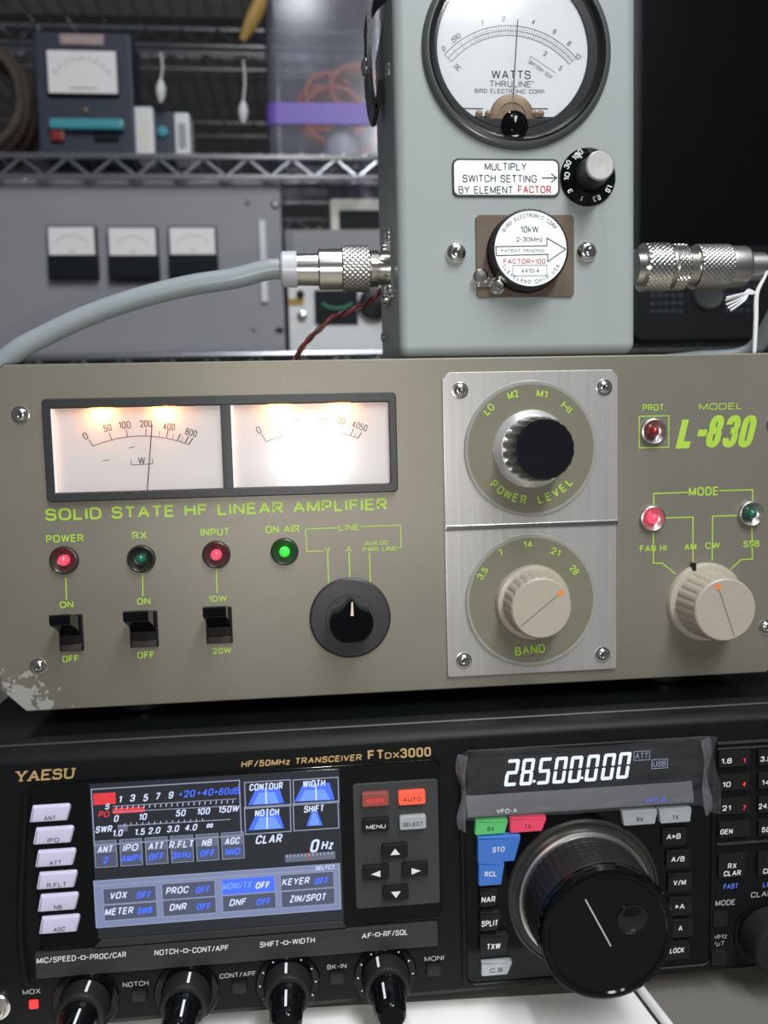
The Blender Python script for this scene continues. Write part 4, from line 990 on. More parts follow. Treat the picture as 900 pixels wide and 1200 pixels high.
# right section: band keys
a0 = at(839, 900, TY)[0]
rz0 = at(870, 985, TY)[1]; rz1 = at(870, 868, TY)[1]
rb_ = MB().prism(rrect(a0, 222, rz0, rz1, 1.2), TY + .5, TY - .9, .5).build('band_keypad', M['trxfront'], trx)
for zz in (rz0 - .3, rz1 - .2, rz1 - 2.8): MB().box(a0, 222, TY - 1.9, TY, zz - .5, zz + .5, .3).build('keypad_rib', M['bezelblack'], rb_)
for r_, (c1, n1, c2, n2) in enumerate((('1.8', '1', '3.5', '2'), ('10', '4', '14', '5'), ('21', '7', '24.5', '8'), ('GEN', '.', '50', '0'))):
    py = 889.5 + 27.6 * r_
    for c_, (s_, dn) in enumerate(((c1, n1), (c2, n2))):
        px = 861 + 46 * c_; py_ = py - 2.4 * c_
        o, x, z, y1 = key(px, py_, 41, 21, 'blackkey', rb_, TY - .9, 1.8, .6)
        MB().text(s_, x - 4.0, z - .6, 2.5, y1 - .06, 2.0 * max(1.6, len(s_) - .4 * s_.count('.')), .1, .02).build('key_lettering', M['white_print'], o)
        MB().text(dn, x + 4.6, z - 1.0, 2.4 if dn != '.' else .8, y1 - .06, None, .1, .02).build('digit_lettering', M['redlit'], o)
for px, s1_, s2_ in ((858, 'RX', 'CLAR'), (904, 'TX', 'CLAR')):
    py_ = 1015 if px < 900 else 1012
    o, x, z, y1 = key(px, py_, 36, 32, 'blackkey', trx, TY, 1.6, .6)
    MB().text(s1_, x, z + .2, 2.6, y1 - .06, 4.2, .1, .02).text(s2_, x + .1, z - 3.4, 2.6, y1 - .06, 8.4, .1, .02).build('key_lettering', M['white_print'], o)
bl = MB(); T(bl, 'FAST', 848, 1039.5, 865, 1037.5, 2.5, yf, bold=.02, shear=.1); T(bl, 'LOCK', 894, 1037, 914, 1035, 2.5, yf, bold=.02, shear=.1); build_groups(bl, 'blue_lettering', M['blue_print'], front)
for px, py in ((845, 1078), (843, 1123)):
    o, x, z, y1 = key(px, py, 20, 20, 'blackkey', trx, TY, 2.4, 1.2)
x, z = at(898, 1093, TY)
ck = MB().lathe((x, TY, z), [(16.2, 0), (16.2, .8), (15.2, 1.4), (0, 1.4)], 64).build('knob_base', M['blackgloss'], trx)
kb = MB(); NR2 = 14
kb.lathe((x, TY - 1.3, z), [(13.6, 0)] + [(14.0 - .6 * j / NR2, .4 + 12 * j / NR2) for j in range(NR2)] + [(12.8, 13), (11.6, 13.6), (0, 13.2)], 110, mod=lambda i, t, k: 1 + (.009 if (i % 2 and k % 2) else -.009) if 1 <= i <= NR2 else 1).build('clarifier_knob', M['rubber'], ck)

# ================================================================== WATTMETER
WY = 4.0
WX0, WX1, WZ0, WZ1 = 45.4, 160.6, 299.9, 476.0
wm = thing('wattmeter', (103, 50, 298.6), 'pale grey-green radio wattmeter with round dial standing on the olive amplifier', 'wattmeter')
case = MB().box(WX0, WX1, WY, 96, WZ0, WZ1, 5.0, 5).build('case', M['bird'], wm)
for fx in (55, 151):
    for fy in (14, 86): MB().lathe((fx, fy, 298.6), [(4, 0), (4.2, 1.6)], 16, (0, 0, 1)).build('rubber_foot', M['blackplastic'], wm)
# round meter
cx, cz = at(607, 57, WY - 2)
MB().lathe((cx, WY, cz), [(44.6, 0), (44.6, .8), (44.0, 2.2), (42.8, 3.0), (41.6, 3.0), (41.4, 0)], 96, cap=False).build('meter_rim', M['rimgrey'], wm)
mr_ = MB().lathe((cx, WY, cz), [(41.7, 2.9), (40.6, 3.4), (39.6, 2.2), (38.4, 1.2), (37.4, .4)], 96, cap=False).build('meter_surround', M['blackplastic'], wm)
cy_ = WY - 0.15
dxo, dzo = at(601, 58, cy_); RD = 35.6
# the inner ring of the surround and the pale card cut straight at its foot
MB().ring(circ(cx, cz, 40.2, 72), circ(dxo, dzo, RD - .05, 72), WY, WY - .9, .25).build('inner_ring', M['blackplastic'], wm)
zc = at(601, 138, cy_)[1]
pts = [p for p in circ(dxo, dzo, RD + .3, 96) if p[1] > zc]
pts.sort(key=lambda p: math.atan2(p[1] - dzo, p[0] - dxo) if math.atan2(p[1] - dzo, p[0] - dxo) > -PI / 2 else math.atan2(p[1] - dzo, p[0] - dxo) + 2 * PI)
card = MB().prism(pts, WY + .1, cy_).build('dial_card', M['wattface'], wm)
MB().prism(circ(dxo, dzo, RD + .4, 72), WY + .1, WY - .05).build('dial_well', M['blackplastic'], wm)
wi = MB(); yw = cy_ - .06
px0 = at(521, 64, yw); px1 = at(606, 30.5, yw); px2 = at(675, 68, yw)
def arc3(a, b, c):
    dd = 2 * (a[0] * (b[1] - c[1]) + b[0] * (c[1] - a[1]) + c[0] * (a[1] - b[1]))
    s1, s2, s3 = a[0] ** 2 + a[1] ** 2, b[0] ** 2 + b[1] ** 2, c[0] ** 2 + c[1] ** 2
    ux = (s1 * (b[1] - c[1]) + s2 * (c[1] - a[1]) + s3 * (a[1] - b[1])) / dd; uz = (s1 * (c[0] - b[0]) + s2 * (a[0] - c[0]) + s3 * (b[0] - a[0])) / dd
    return ux, uz, math.hypot(a[0] - ux, a[1] - uz), math.atan2(a[1] - uz, a[0] - ux), math.atan2(c[1] - uz, c[0] - ux)
ux, uz, Rr, t0, t1 = arc3(px0, px1, px2)
for rr, wd in ((Rr, .28), (Rr - 2.3, .22), (Rr - 4.4, .22)):
    wi.line([(ux + rr * math.cos(t0 + (t1 - t0) * i / 32), uz + rr * math.sin(t0 + (t1 - t0) * i / 32)) for i in range(33)], wd, yw)
for i in range(61):
    f = i / 60; t = t0 + (t1 - t0) * (f ** .8 if False else f)
    if f < .22 and i % 4: continue
    L = 1.6 if i % 5 else 2.6
    for rb2 in (Rr - 2.3, Rr - 4.4):
        wi.line([(ux + rb2 * math.cos(t), uz + rb2 * math.sin(t)), (ux + (rb2 + L * .85) * math.cos(t), uz + (rb2 + L * .85) * math.sin(t))], .16, yw)
for s_, px, py, r_ in (('1', 565, 27, .1), ('2', 590, 22, 0), ('4', 625, 26, -.2), ('6', 650, 37, -.4), ('8', 667, 51, -.6), ('10', 677, 66, -.7), ('0', 520, 57, .6), ('.5', 531, 47, .5), ('10', 536, 43, .5), ('DC', 536, 79, -.7), ('2', 639, 63, -.4), ('5', 657, 80, -.6)):
    wi.text(s_, *at(px, py, yw), 2.3, yw, None if len(s_) < 2 else 2.8, .1, 0, r_)
wi.text('WATTS', *at(599, 87.5, yw), 3.8, yw, 18.5, .0, .005)
wi.text('THRULINE', *at(598, 98.5, yw), 2.8, yw, 19.5); wi.text('TM', *at(624, 96, yw), 1.0, yw)
wi.text('BIRD ELECTRONIC CORP.', *at(598, 107, yw), 1.9, yw, 33.5)
wi.text('BATTERY TEST', *at(634, 82, yw), 1.7, yw, 12.5, 0, 0, -.60)
u0 = [at(619, 75, yw), at(622, 66, yw), at(652, 86, yw), at(648, 92, yw)]; wi.line(u0[:2], .2, yw); wi.line(u0[1:3], .2, yw)
wi.line([at(537, 127, yw), at(566, 127.5, yw)], .5, yw); wi.line([at(622, 127.5, yw), at(642, 127.5, yw)], .5, yw)
wi.build('scale_print', M['ink'], card)
nb = at3(601, 118, yw - .5); MB().rod(nb, at3(607, 23, yw - .5), .2, 6).build('needle', M['ink'], card)
mv = at(600, 126, WY - .6)
bb = MB().lathe((mv[0], WY - .2, at(600, 138, WY)[1]), [(10.6, 0), (10.6, .25), (9.6, .55), (6.6, .7), (6.4, .35), (0, .35)], 40).build('movement', M['copper'], card)
for px in (561, 572, 625, 633): MB().lathe((at(px, 134, WY)[0], WY - .3, at(px, 134, WY)[1]), [(1.7, 0), (1.7, .5), (0, .8)], 14).build('movement_post', M['copper'], card)
# black lower segment with the zero-set screw
pts = [p for p in circ(dxo, dzo, RD + .2, 96) if p[1] < zc]
pts.sort(key=lambda p: (math.atan2(p[1] - dzo, p[0] - dxo)))
lowseg = MB().prism(pts, WY + .1, WY - 1.3, .3).build('lower_cover', M['blackplastic'], wm)
x, z = at(604, 145, WY - 3); MB().lathe((x, WY - 1.2, z), [(6.4, 0), (6.4, .8), (5.6, 1.4), (4.8, 1.2), (4.2, 2.0), (3.0, 2.6), (0, 2.8)], 36).build('zero_screw', M['blackgloss'], lowseg)
MB().lathe((cx, WY, cz), [(41.0, 1.7), (0, 1.9)], 64).build('glass', M['glass'], wm)
# label plaque
a = rect(529.5, 185.5, 656, 231, WY - .6)
lb = MB().prism(rrect(a[0], a[1], a[2], a[3], 3.0), WY + .2, WY - .7, .2).build('label_border', M['ink'], wm)
lb = MB().prism(rrect(a[0] + .9, a[1] - .9, a[2] + .9, a[3] - .9, 2.4), WY, WY - .9, .15).build('label_plate', M['wattface'], wm)
ly = WY - .97; li = MB()
T(li, 'MULTIPLY', 568, 195.5, 617, 195, 3.4, ly); T(li, 'SWITCH SETTING', 542, 209.5, 629, 209, 3.4, ly); T(li, 'BY ELEMENT', 537.5, 223, 601, 222, 3.4, ly)
li.line([at(635, 208.5, ly), at(652, 208.5, ly)], .5, ly); li.line([at(646, 203.5, ly), at(652.5, 208.5, ly), at(646, 213.5, ly)], .5, ly); li.build('label_lettering', M['ink'], lb)
li = MB(); T(li, 'FACTOR', 607, 222.5, 646, 221.5, 3.4, ly, bold=.01); li.build('red_lettering', M['redink'], lb)
# range knob
x, z = at(688.5, 208, WY)
rk = MB().lathe((x, WY, z), [(13.4, 0), (13.4, .8), (12.6, 1.6), (8.6, 4.6), (0, 4.6)], 64).build('range_knob', M['blackgloss'], wm)
MB().lathe((x, WY - 4.4, z), [(7.6, 0), (7.2, 3), (6.6, 12.0), (0, 12.0)], 48, mod=flutes(20, .04, (0, 1, 2))).build('knob_barrel', M['blackplastic'], rk)
MB().lathe((x, WY - 16.2, z), [(6.6, 0), (6.6, .6), (6.0, 1.1), (0, 1.0)], 48).build('knob_cap', M['alu'], rk)
rn = MB()
def skirt_text(s_, px, py, r_): rn.text(s_, *at(px, py, WY - 3.9), 2.6, WY - 4.2, (3.6 if '.' in s_ else 1.9 * len(s_)) if len(s_) > 1 else None, 0, .02, r_)
for s_, px, py, r_ in (('100', 676.5, 181.5, .75), ('30', 665, 193, 1.1), ('10', 664, 207, 1.4), ('3', 668, 224, 2.0), ('1', 682, 233, 2.6), ('0.3', 699, 232.5, 3.5), ('1.0', 713, 221, 4.3)):
    skirt_text(s_, px, py, r_)
rn.build('knob_lettering', M['white_print'], rk)
# plug-in element
a = rect(557.5, 251.5, 673, 347.5, WY - 1); cc = 1.4
el = MB().prism([(a[0] + cc, a[2]), (a[1] - cc, a[2]), (a[1], a[2] + cc), (a[1], a[3] - cc), (a[1] - cc, a[3]), (a[0] + cc, a[3]), (a[0], a[3] - cc), (a[0], a[2] + cc)], WY + .2, WY - 1.2, .3).build('element_socket', M['brown'], wm)
cx, cz = at(615.5, 297, WY - 1)
ek = MB().lathe((cx, WY - 1.2, cz), [(18.6, 0), (18.6, 1), (18.2, 1.8), (18.2, 8.2), (17.6, 9.0), (17.0, 9.2), (0, 9.2)], 96, mod=lambda i, t, k: 1 - (.012 if k % 2 else 0) if i in (2, 3) else 1).build('element_knob', M['blackplastic'], wm)
yc_ = WY - 10.6
ef = MB().prism(circ(cx, cz, 16.9, 64), yc_ + .6, yc_).build('element_face', M['wattface'], ek)
ye = yc_ - .06; ei = MB()
ei.arctext('BIRD ELECTRONIC CORP.', cx, cz, 14.9, 146, 34, 1.7, ye); ei.arctext('CLEVELAND OHIO USA', cx, cz, 14.9, 212, 328, 1.7, ye, True)
kx = lambda px, py: at(px, py, ye)
T(ei, '10kW', 610, 269, 631, 268.5, 2.8, ye); T(ei, '2-30MHz', 605, 281, 636, 280, 2.0, ye); T(ei, 'PATENT PENDING', 587, 294, 638, 293.5, 1.3, ye); T(ei, '4410-4', 611, 317.5, 632, 317, 1.8, ye)
ei.line([kx(581, 289), kx(641, 288), kx(641, 279), kx(663, 292), kx(642, 306.5), kx(642, 298), kx(582, 299.5), kx(581, 289)], .42, ye)
p0, p1 = kx(601, 311), kx(641, 323); ei.frame(p0[0], p1[0], p1[1], p0[1], .22, ye); ei.build('element_lettering', M['ink'], ef)
ei = MB(); T(ei, 'FACTOR=100', 590, 306.5, 639, 306, 2.2, ye, bold=.01); ei.build('red_lettering', M['redink'], ef)
x, z = at(575, 331, WY - 2)
ct = MB().box(x - 6.5, x + 5.0, WY - 3.0, WY - 1.0, z - 2.2, z + 2.6, .8); ct.lathe((x - 5.0, WY - 2.6, z + 2.4), [(3.6, 0), (3.6, 1), (2.6, 2.0), (0, 2.2)], 24); ct.lathe((x + 2.8, WY - 2.6, z - 2.2), [(3.6, 0), (3.6, 1), (2.6, 2.0), (1.2, 2.0), (1.0, 1.4), (0, 1.4)], 24); ct.rod((x + 3, WY - 5, z + 1), (x + 8, WY - 5, z + 6), 1.2, 10)
ct.build('catch', M['nickel'], el)
for px, py in ((534, 297), (687, 295.5)): add_screw(px, py, WY, wm, 4.9, 3.2, washer=False)
# side flanges, side screws
YC = 42.0
lcx, lcz = WX0, at(452, 315, YC)[1]
for sx, dr in ((WX0, -1), (WX1, 1)):
    fl = MB().box(sx - 1.3 if dr < 0 else sx - .2, sx + .2 if dr < 0 else sx + 1.3, YC - 17, YC + 17, lcz - 17, lcz + 17, .5).build('connector_flange', M['nickel'], wm)
    for dy in (-13, 13):
        for dz in (-13, 13):
            MB().lathe((sx + dr * 1.2, YC + dy, lcz + dz), [(2.8, 0), (2.8, .8), (2.0, 1.9), (0, 2.2)], 20, (dr, 0, 0)).build('flange_screw', M['nickel'], fl)
MB().lathe((WX0, 22, at(457, 82, 22)[1]), [(3.4, 0), (3.2, .8), (2.0, 1.8), (0, 2.0)], 20, (-1, 0, 0)).build('side_screw', M['nickel'], wm)
MB().lathe((WX0, 80, at(450, 395, 80)[1]), [(3.0, 0), (2.8, .8), (1.8, 1.6), (0, 1.8)], 20, (-1, 0, 0)).build('side_screw', M['nickel'], wm)
# leather carrying strap, buttoned to the left side
st = []
sp = [(WX0 - 1.6, 442), (WX0 - 2.6, 434), (WX0 - 4.5, 428), (WX0 - 6.5, 436), (WX0 - 7.4, 450), (WX0 - 7, 466), (WX0 - 5, 482), (WX0 + 12, 496), (WX0 + 57, 502), (WX0 + 103, 496), (WX1 + 5, 482), (WX1 + 3, 466), (WX1 + 1.6, 446)]
cp_ = catmull([Vector((a_, 0, b_)) for a_, b_ in sp], 6); vs = []; fs = []
for i, p in enumerate(cp_):
    t = (cp_[min(i + 1, len(cp_) - 1)] - cp_[max(i - 1, 0)]).normalized(); nn = Vector((t.z, 0, -t.x)) * 1.2
    for yy, sg in ((44, -1), (44, 1), (66, 1), (66, -1)): vs.append((p.x + nn.x * sg, yy, p.z + nn.z * sg))
for i in range(len(cp_) - 1):
    for k in range(4): l = (k + 1) % 4; fs.append((i * 4 + k, i * 4 + l, i * 4 + 4 + l, i * 4 + 4 + k))
fs += [(0, 1, 2, 3), tuple(4 * len(cp_) - 4 + k for k in (3, 2, 1, 0))]
strp = MB().add(vs, fs).build('carrying_strap', M['leather'], wm)
MB().lathe((WX0 - 8.0, 54, 452), [(5, 0), (5, .8), (3.6, 2.4), (0, 3.2)], 24, (-1, 0, 0)).build('strap_button', M['nickel'], strp)

# ================================================================== CABLES
coax = thing('coaxial_cable', (lcx - 60, YC, 298.8), 'thick grey coaxial cable plugged into the left side of the wattmeter', 'cable')
XL = lambda px: at(px, 315, YC)[0]
def seg_lathe(mb, x0, pr_, seg=40, d=-1): return mb.lathe((x0, YC, lcz), pr_, seg, (d, 0, 0))
b0 = WX0 - 1.3
L1 = b0 - XL(432); L2 = b0 - XL(401); L3 = b0 - XL(373); L4 = b0 - XL(347); L5 = b0 - XL(329)
cpl = seg_lathe(MB(), b0, [(8.6, 0), (8.6, .36 * L1), (8.0, .38 * L1), (8.0, .44 * L1), (9.0, .48 * L1), (9.2, .9 * L1), (8.2, L1)]).build('plug_barrel', M['nickel'], coax)
MB().knurl((b0 - L1, YC, lcz), (-1, 0, 0), 11.4, L2 - L1, 120, 20, .26).build('knurled_ring', M['dull_nickel'], coax)
seg_lathe(MB(), b0, [(9.4, L2), (10.2, L2 + .4), (10.2, L3 - .6), (9.2, L3), (8.2, L3 + .2), (8.0, L4)]).build('plug_body', M['nickel'], coax)
seg_lathe(MB(), b0, [(8.4, L4 - .5), (9.0, L4), (8.8, L5 - 1), (7.6, L5), (4, L5)]).build('sleeve', M['translucent'], coax)
pa = [(b0 - L4 - 2, YC, lcz), (b0 - L5 - 6, YC, lcz)] + [at3(px, py, YC) for px, py in ((275, 326), (220, 335), (160, 350), (105, 369), (55, 392), (10, 419))] + [(-172, YC + 2, 280), (-188, YC + 10, 240), (-198, YC + 24, 150), (-204, YC + 42, 70), (-210, YC + 80, 22), (-216, YC + 140, DESK + 8), (-224, YC + 210, DESK + 7), (-230, 320, DESK + 7)]
MB().tube([Vector(p) for p in pa], 5.2, 20, 10).build('jacket', M['cablegrey'], coax)

rcx = thing('coaxial_cable', (WX1 + 40, YC, 298.8), 'grey coaxial cable with knurled silver connectors on the right side of the wattmeter', 'cable')
XR = lambda px: at(px, 310, YC)[0] - WX1 - 1.3
b1 = WX1 + 1.3; Rz = lambda v: v
def rl(pr_, seg=40): return MB().lathe((b1, YC, lcz), [(r, max(0, XR(p))) for r, p in pr_], seg, (1, 0, 0))
rl([(9.5, 742), (9.5, 756)]).build('plug_barrel', M['nickel'], rcx)
MB().knurl((b1 + max(1, XR(752)), YC, lcz), (1, 0, 0), 12.4, XR(780) - max(1, XR(752)), 128, 20, .24).build('knurled_ring', M['nickel'], rcx)
rl([(10.4, 780), (10.4, 787)]).build('plug_barrel', M['dull_nickel'], rcx)
MB().knurl((b1 + XR(786), YC, lcz), (1, 0, 0), 11.8, XR(800) - XR(786), 128, 12, .24).build('knurled_ring', M['nickel'], rcx)
th = [(9.8, 800)]
for k in range(6): th += [(10.0, 801.5 + k * 2.0), (9.2, 802.5 + k * 2.0)]
rl(th + [(9.8, 815)]).build('threaded_sleeve', M['nickel'], rcx)
MB().knurl((b1 + XR(813), YC, lcz), (1, 0, 0), 11.6, XR(850) - XR(813), 136, 28, .20).build('knurled_ring', M['dull_nickel'], rcx)
rl([(10.6, 850), (10.8, 853), (10.8, 869), (10.2, 872), (7.6, 873), (7.6, 892), (7.0, 893), (4, 893)]).build('plug_body', M['dull_nickel'], rcx)
pb = [(b1 + XR(885), YC, lcz), (b1 + XR(905), YC, lcz), (b1 + XR(945), YC + 2, lcz - 4), (b1 + 102, YC + 14, lcz - 20), (b1 + 96, YC + 34, 306.5), (b1 + 70, YC + 48, 304.2), (b1 + 57, YC + 70, 304.2), (b1 + 55, YC + 120, 304.2), (b1 + 70, 245, 304.2)]
MB().tube([Vector(p) for p in pb], 4.8, 20, 10).build('jacket', M['cablegrey'], rcx)

# string tied round the cable end
sg = thing('string', (b1 + XR(892), YC, 298.8), 'white string tied round the cable end right of the wattmeter, hanging down', 'string')
sx = b1 + XR(892.5); rr = 5.6
loop = MB()
for off in (-.9, .5): loop.tube([Vector((sx + off + .5 * math.sin(t_ * 2), YC + rr * math.cos(t_), lcz + rr * math.sin(t_))) for t_ in [2 * PI * k / 16 for k in range(17)]], .75, 8, 3)
loop.build('knot_loop', M['string'], sg)
ybf = YC - 6.2
knot = at3(887, 344, ybf)
tl = MB()
for k in range(3):
    e = (k - 1) * 1.0
    tl.tube([(sx + .4, YC - 5.8, lcz + 1 + e), (sx - 1.5, YC - 6.2, lcz - 6), (knot.x + e * .4, ybf, knot.z), (knot.x - .4 + e * .5, ybf, knot.z - 14), (knot.x - .8 + e * .25, ybf + .6, 299.5)], .75, 8, 6)
tl.build('hanging_tail', M['string'], sg)
ts = MB()
for k, (px, py) in enumerate(((850, 352), (851, 357), (853, 361), (856, 364), (851, 349))):
    e = at3(px, py, ybf - 1 - .4 * k); ts.tube([knot, knot + Vector((-5, -.6, 1.8 - .5 * k)), (knot + e) / 2 + Vector((0, -.8, .8)), e], .55, 6, 5)
ts.build('tassel', M['string'], sg)

# red and black twin wire behind the plug
tw = thing('twin_wire', (20, 60, 299), 'thin red and black twisted wire passing behind the left plug', 'wire')
base = [at3(452, 335, 110), at3(436, 351, 100), at3(415, 363, 96), at3(393, 371, 94), at3(374, 386, 92), at3(358, 402, 90), at3(346, 420, 88)]
end = [(base[-1].x - 3, 86, 302.5), (base[-1].x - 10, 110, 300.2), (base[-1].x - 5, 200, 300.2)]
pth = catmull([Vector(p) for p in base + end], 8)
for ph, mk in ((0, 'redwire'), (PI, 'blackwire')):
    MB().tube([p + Vector((0, .95 * math.cos(i * .55 + ph), .95 * math.sin(i * .55 + ph))) for i, p in enumerate(pth)], 1.15, 8, 2).build('wire', M[mk], tw)

# ================================================================== RACK AND BACKGROUND
RY = 666.0
ZU, ZL, ZT = 612.5, 372.5, 895.0       # top rods of the shelves
def wire_rack(y0, depth, x0, x1, shelves, label, pitch=54, wires=True, cm=None):
    r = thing('wire_rack', ((x0 + x1) / 2, y0 + depth / 2, -724), label, 'shelf rack')
    for px in (x0, x1):
        for py in (y0 + 8, y0 + depth - 8):
            MB().lathe((px, py, -724), [(12.5, 0), (12.5, shelves[-1] + 724 + 60), (11, shelves[-1] + 724 + 62)], 20, (0, 0, 1)).build('post', cm, r)
    for zt in shelves:
        mb = MB()
        for yy in (y0, y0 + depth):
            mb.rod((x0, yy, zt), (x1, yy, zt), 3.6, 8); mb.rod((x0, yy, zt - 24), (x1, yy, zt - 24), 3.2, 8)
        for xx in (x0, x1):
            mb.rod((xx, y0, zt), (xx, y0 + depth, zt), 3.6, 8); mb.rod((xx, y0, zt - 24), (xx, y0 + depth, zt - 24), 3.2, 8)
        sh = mb.build('shelf', cm, r)
        tr = MB()
        for yy in (y0 + 3, y0 + depth - 3):
            pts = []; k = 0; xx = x0 + 14
            while xx < x1 - 8:
                pts.append(Vector((xx, yy, zt - 1.5 if k % 2 == 0 else zt - 23))); k += 1; xx += pitch / 2
            tr.tube(pts, 2.6, 6, 0)
        tr.build('truss', cm, sh)
        if wires:
            wr = MB(); xx = x0 + 20
            while xx < x1:
                wr.rod((xx, y0, zt + 3.0), (xx, y0 + depth, zt + 3.0), 1.7, 6); xx += 26
            for yy in (y0 + depth * .33, y0 + depth * .67): wr.rod((x0, yy, zt - 1.6), (x1, yy, zt - 1.6), 2.6, 6)
            wr.build('shelf_wires', cm, sh)
    return r
wire_rack(RY, 280, -560, 640, [ZL, ZU, ZT], 'chrome wire shelf rack right behind the amplifier and wattmeter', cm=M['rackchrome'])
wire_rack(972, 280, -580, 660, [330, 560, 872], 'second chrome wire rack standing behind the first one', 54, cm=M['farchrome'])
TOPU, TOPL, TOPT = ZU + 4.9, ZL + 4.9, ZT + 4.9
tag(MB().box(-540, 620, RY + 26, RY + 255, TOPT, TOPT + 12, 1).build('board', M['board']), 'grey board lying on the top wire shelf seen from below', 'board')
tag(MB().box(-600, 640, 1000, 1230, 872 + 4.9, 889, 1).build('board', M['board']), 'grey board lying on the far wire rack behind', 'board')

# grey cabinet with three panel meters
CY = RY + 12
ic = thing('instrument_cabinet', (-190, CY + 130, TOPL), 'grey metal instrument cabinet with three small panel meters on the lower wire shelf', 'instrument')
cx1 = at(331, 300, CY)[0]; cbz = TOPL
MB().box(-520, cx1, CY, CY + 260, cbz, at(150, 211, CY)[1], 2).build('case', M['cabinet'], ic)
for px0, px1, py0, py1 in ((53.5, 115.5, 264, 326), (124.5, 187, 265, 326), (196, 256, 265, 324)):
    x0, x1, z0, z1 = rect(px0, py0, px1, py1, CY - 10); zm = z0 + (z1 - z0) * .44
    mt = MB().box(x0, x1, CY - 12, CY + 1, z0, zm, 1.5).build('panel_meter', M['screenoff'], ic)
    MB().box(x0 + .5, x1 - .5, CY - 10, CY + 1, zm - 1, z1, 1.0).build('meter_case', M['blackplastic'], mt)
    fc = MB().box(x0 + 2.5, x1 - 2.5, CY - 11, CY - 9, zm, z1 - 2.2, .3).build('meter_face', M['meterwhite'], mt)
    mm = MB(); cxm = (x0 + x1) / 2
    mm.line([(cxm + 22 * math.cos(t_), zm + 3 + 20 * math.sin(t_)) for t_ in [math.radians(150 - 12 * k) for k in range(11)]], .8, CY - 11.1); mm.text('mA', cxm, zm + 5, 4, CY - 11.1); mm.build('scale_print', M['grey_print'], fc)
x0, x1, z0, z1 = rect(303, 258, 314, 354, CY - 4); MB().box(x0, x1, CY - 5, CY + 1, z0, z1, 1).build('handle_strip', M['offwhite'], ic)
x0, x1, z0, z1 = rect(318, 232, 327, 246, CY - 4); MB().lathe(((x0 + x1) / 2, CY, (z0 + z1) / 2), [(5, 0), (5, 1.5), (3, 3), (0, 3.4)], 18).build('corner_screw', M['nickel'], ic)
for px, py, r_ in ((290, 238, 3.4), (297, 387, 2.6)):
    x, z = at(px, py, CY); MB().flat_poly(circ(x, z, r_, 14), CY - .3).build('stain_spot', M['brown'], ic)
x0, x1, z0, z1 = rect(323, 384, 334, 389, CY - 2); MB().box(x0, x1 - 2, CY - 2, CY + .5, z0, z1, .5).build('slot', M['blackplastic'], ic)

# navy meter box on the upper shelf
NYm = RY + 22
nv = thing('meter_box', (at(98, 110, NYm)[0], NYm + 50, TOPU), 'dark navy tuner box with white meter and teal handle bar on the upper shelf', 'meter box')
x0, x1 = at(42, 110, NYm)[0], at(156, 110, NYm)[0]; zt_ = at(98, 37, NYm)[1]
MB().box(x0, x1, NYm, NYm + 55, TOPU, zt_, 3).build('case', M['navy'], nv)
a = rect(56, 61, 139, 112, NYm); mfr = MB().box(a[0] - 2, a[1] + 2, NYm - 5, NYm + 1, a[2] - 2, a[3] + 2, 1.5).build('meter_frame', M['blackplastic'], nv)
MB().box(a[0], a[1], NYm - 5.6, NYm - 4, a[2], a[3], .4).build('meter_face', M['meterwhite'], mfr)
mm = MB(); cxm = (a[0] + a[1]) / 2
mm.line([(cxm + 38 * math.cos(t_), a[2] + 2 + 38 * math.sin(t_)) for t_ in [math.radians(150 - 10 * k) for k in range(13)]], .8, NYm - 5.7)
for k in range(9):
    t_ = math.radians(145 - 13.5 * k); mm.line([(cxm + 38 * math.cos(t_), a[2] + 2 + 38 * math.sin(t_)), (cxm + 43 * math.cos(t_), a[2] + 2 + 43 * math.sin(t_))], 1.0, NYm - 5.7)
mm.line([(cxm - 16, a[2] + 6), (cxm + 16, a[2] + 6)], 2, NYm - 5.7); mm.build('scale_print', M['grey_print'], mfr)
a = rect(70, 40, 122, 53, NYm); MB().box(a[0], a[1], NYm - 1, NYm + 1, a[2], a[3], .3).build('label', M['pinklabel'], nv)
a = rect(57, 138, 145, 152, NYm - 8); MB().box(a[0], a[1], NYm - 10, NYm + 1, a[2], a[3], 3).build('handle_bar', M['teal'], nv)
a = rect(60, 153, 77, 167, NYm); MB().box(a[0], a[1], NYm - 6, NYm + 1, a[2], a[3], 3).build('red_button', M['dred'], nv)
a = rect(110, 154, 140, 166, NYm); MB().box(a[0], a[1], NYm - 3, NYm + 1, a[2], a[3], 1).build('window', M['screenoff'], nv)
x, z = at(100, 130, NYm); MB().lathe((x, NYm, z), [(3.5, 0), (3, 2.5), (0, 3)], 14).build('zero_screw', M['copper'], nv)
# small items right of it
for px0, px1, py0, lab in ((157.5, 180, 124, 'white plastic box right beside the navy tuner box'), (204, 222.5, 131, 'white plastic box with printed label right of the blue button box')):
    x0, x1 = at(px0, 150, NYm)[0], at(px1, 150, NYm)[0]; zt_ = at(px0, py0, NYm)[1]
    wb = thing('small_box', ((x0 + x1) / 2, NYm + 15, TOPU), lab, 'box')
    MB().box(x0, x1, NYm, NYm + 36, TOPU, zt_, 3).build('case', M['offwhite'], wb)
    MB().box(x0 + 5, x1 - 5, NYm - .4, NYm + 1, TOPU + 12, zt_ - 14, .1).build('label', M['beige'] if px0 < 200 else M['greykey'], wb)
x0, x1 = at(181.5, 150, NYm)[0], at(203, 150, NYm)[0]; zt_ = at(190, 127, NYm)[1]
bb = thing('button_box', ((x0 + x1) / 2, NYm + 30, TOPU), 'dark blue box with round teal button between two white boxes', 'box')
MB().box(x0, x1, NYm + 8, NYm + 50, TOPU, zt_, 2).build('case', M['navy'], bb)
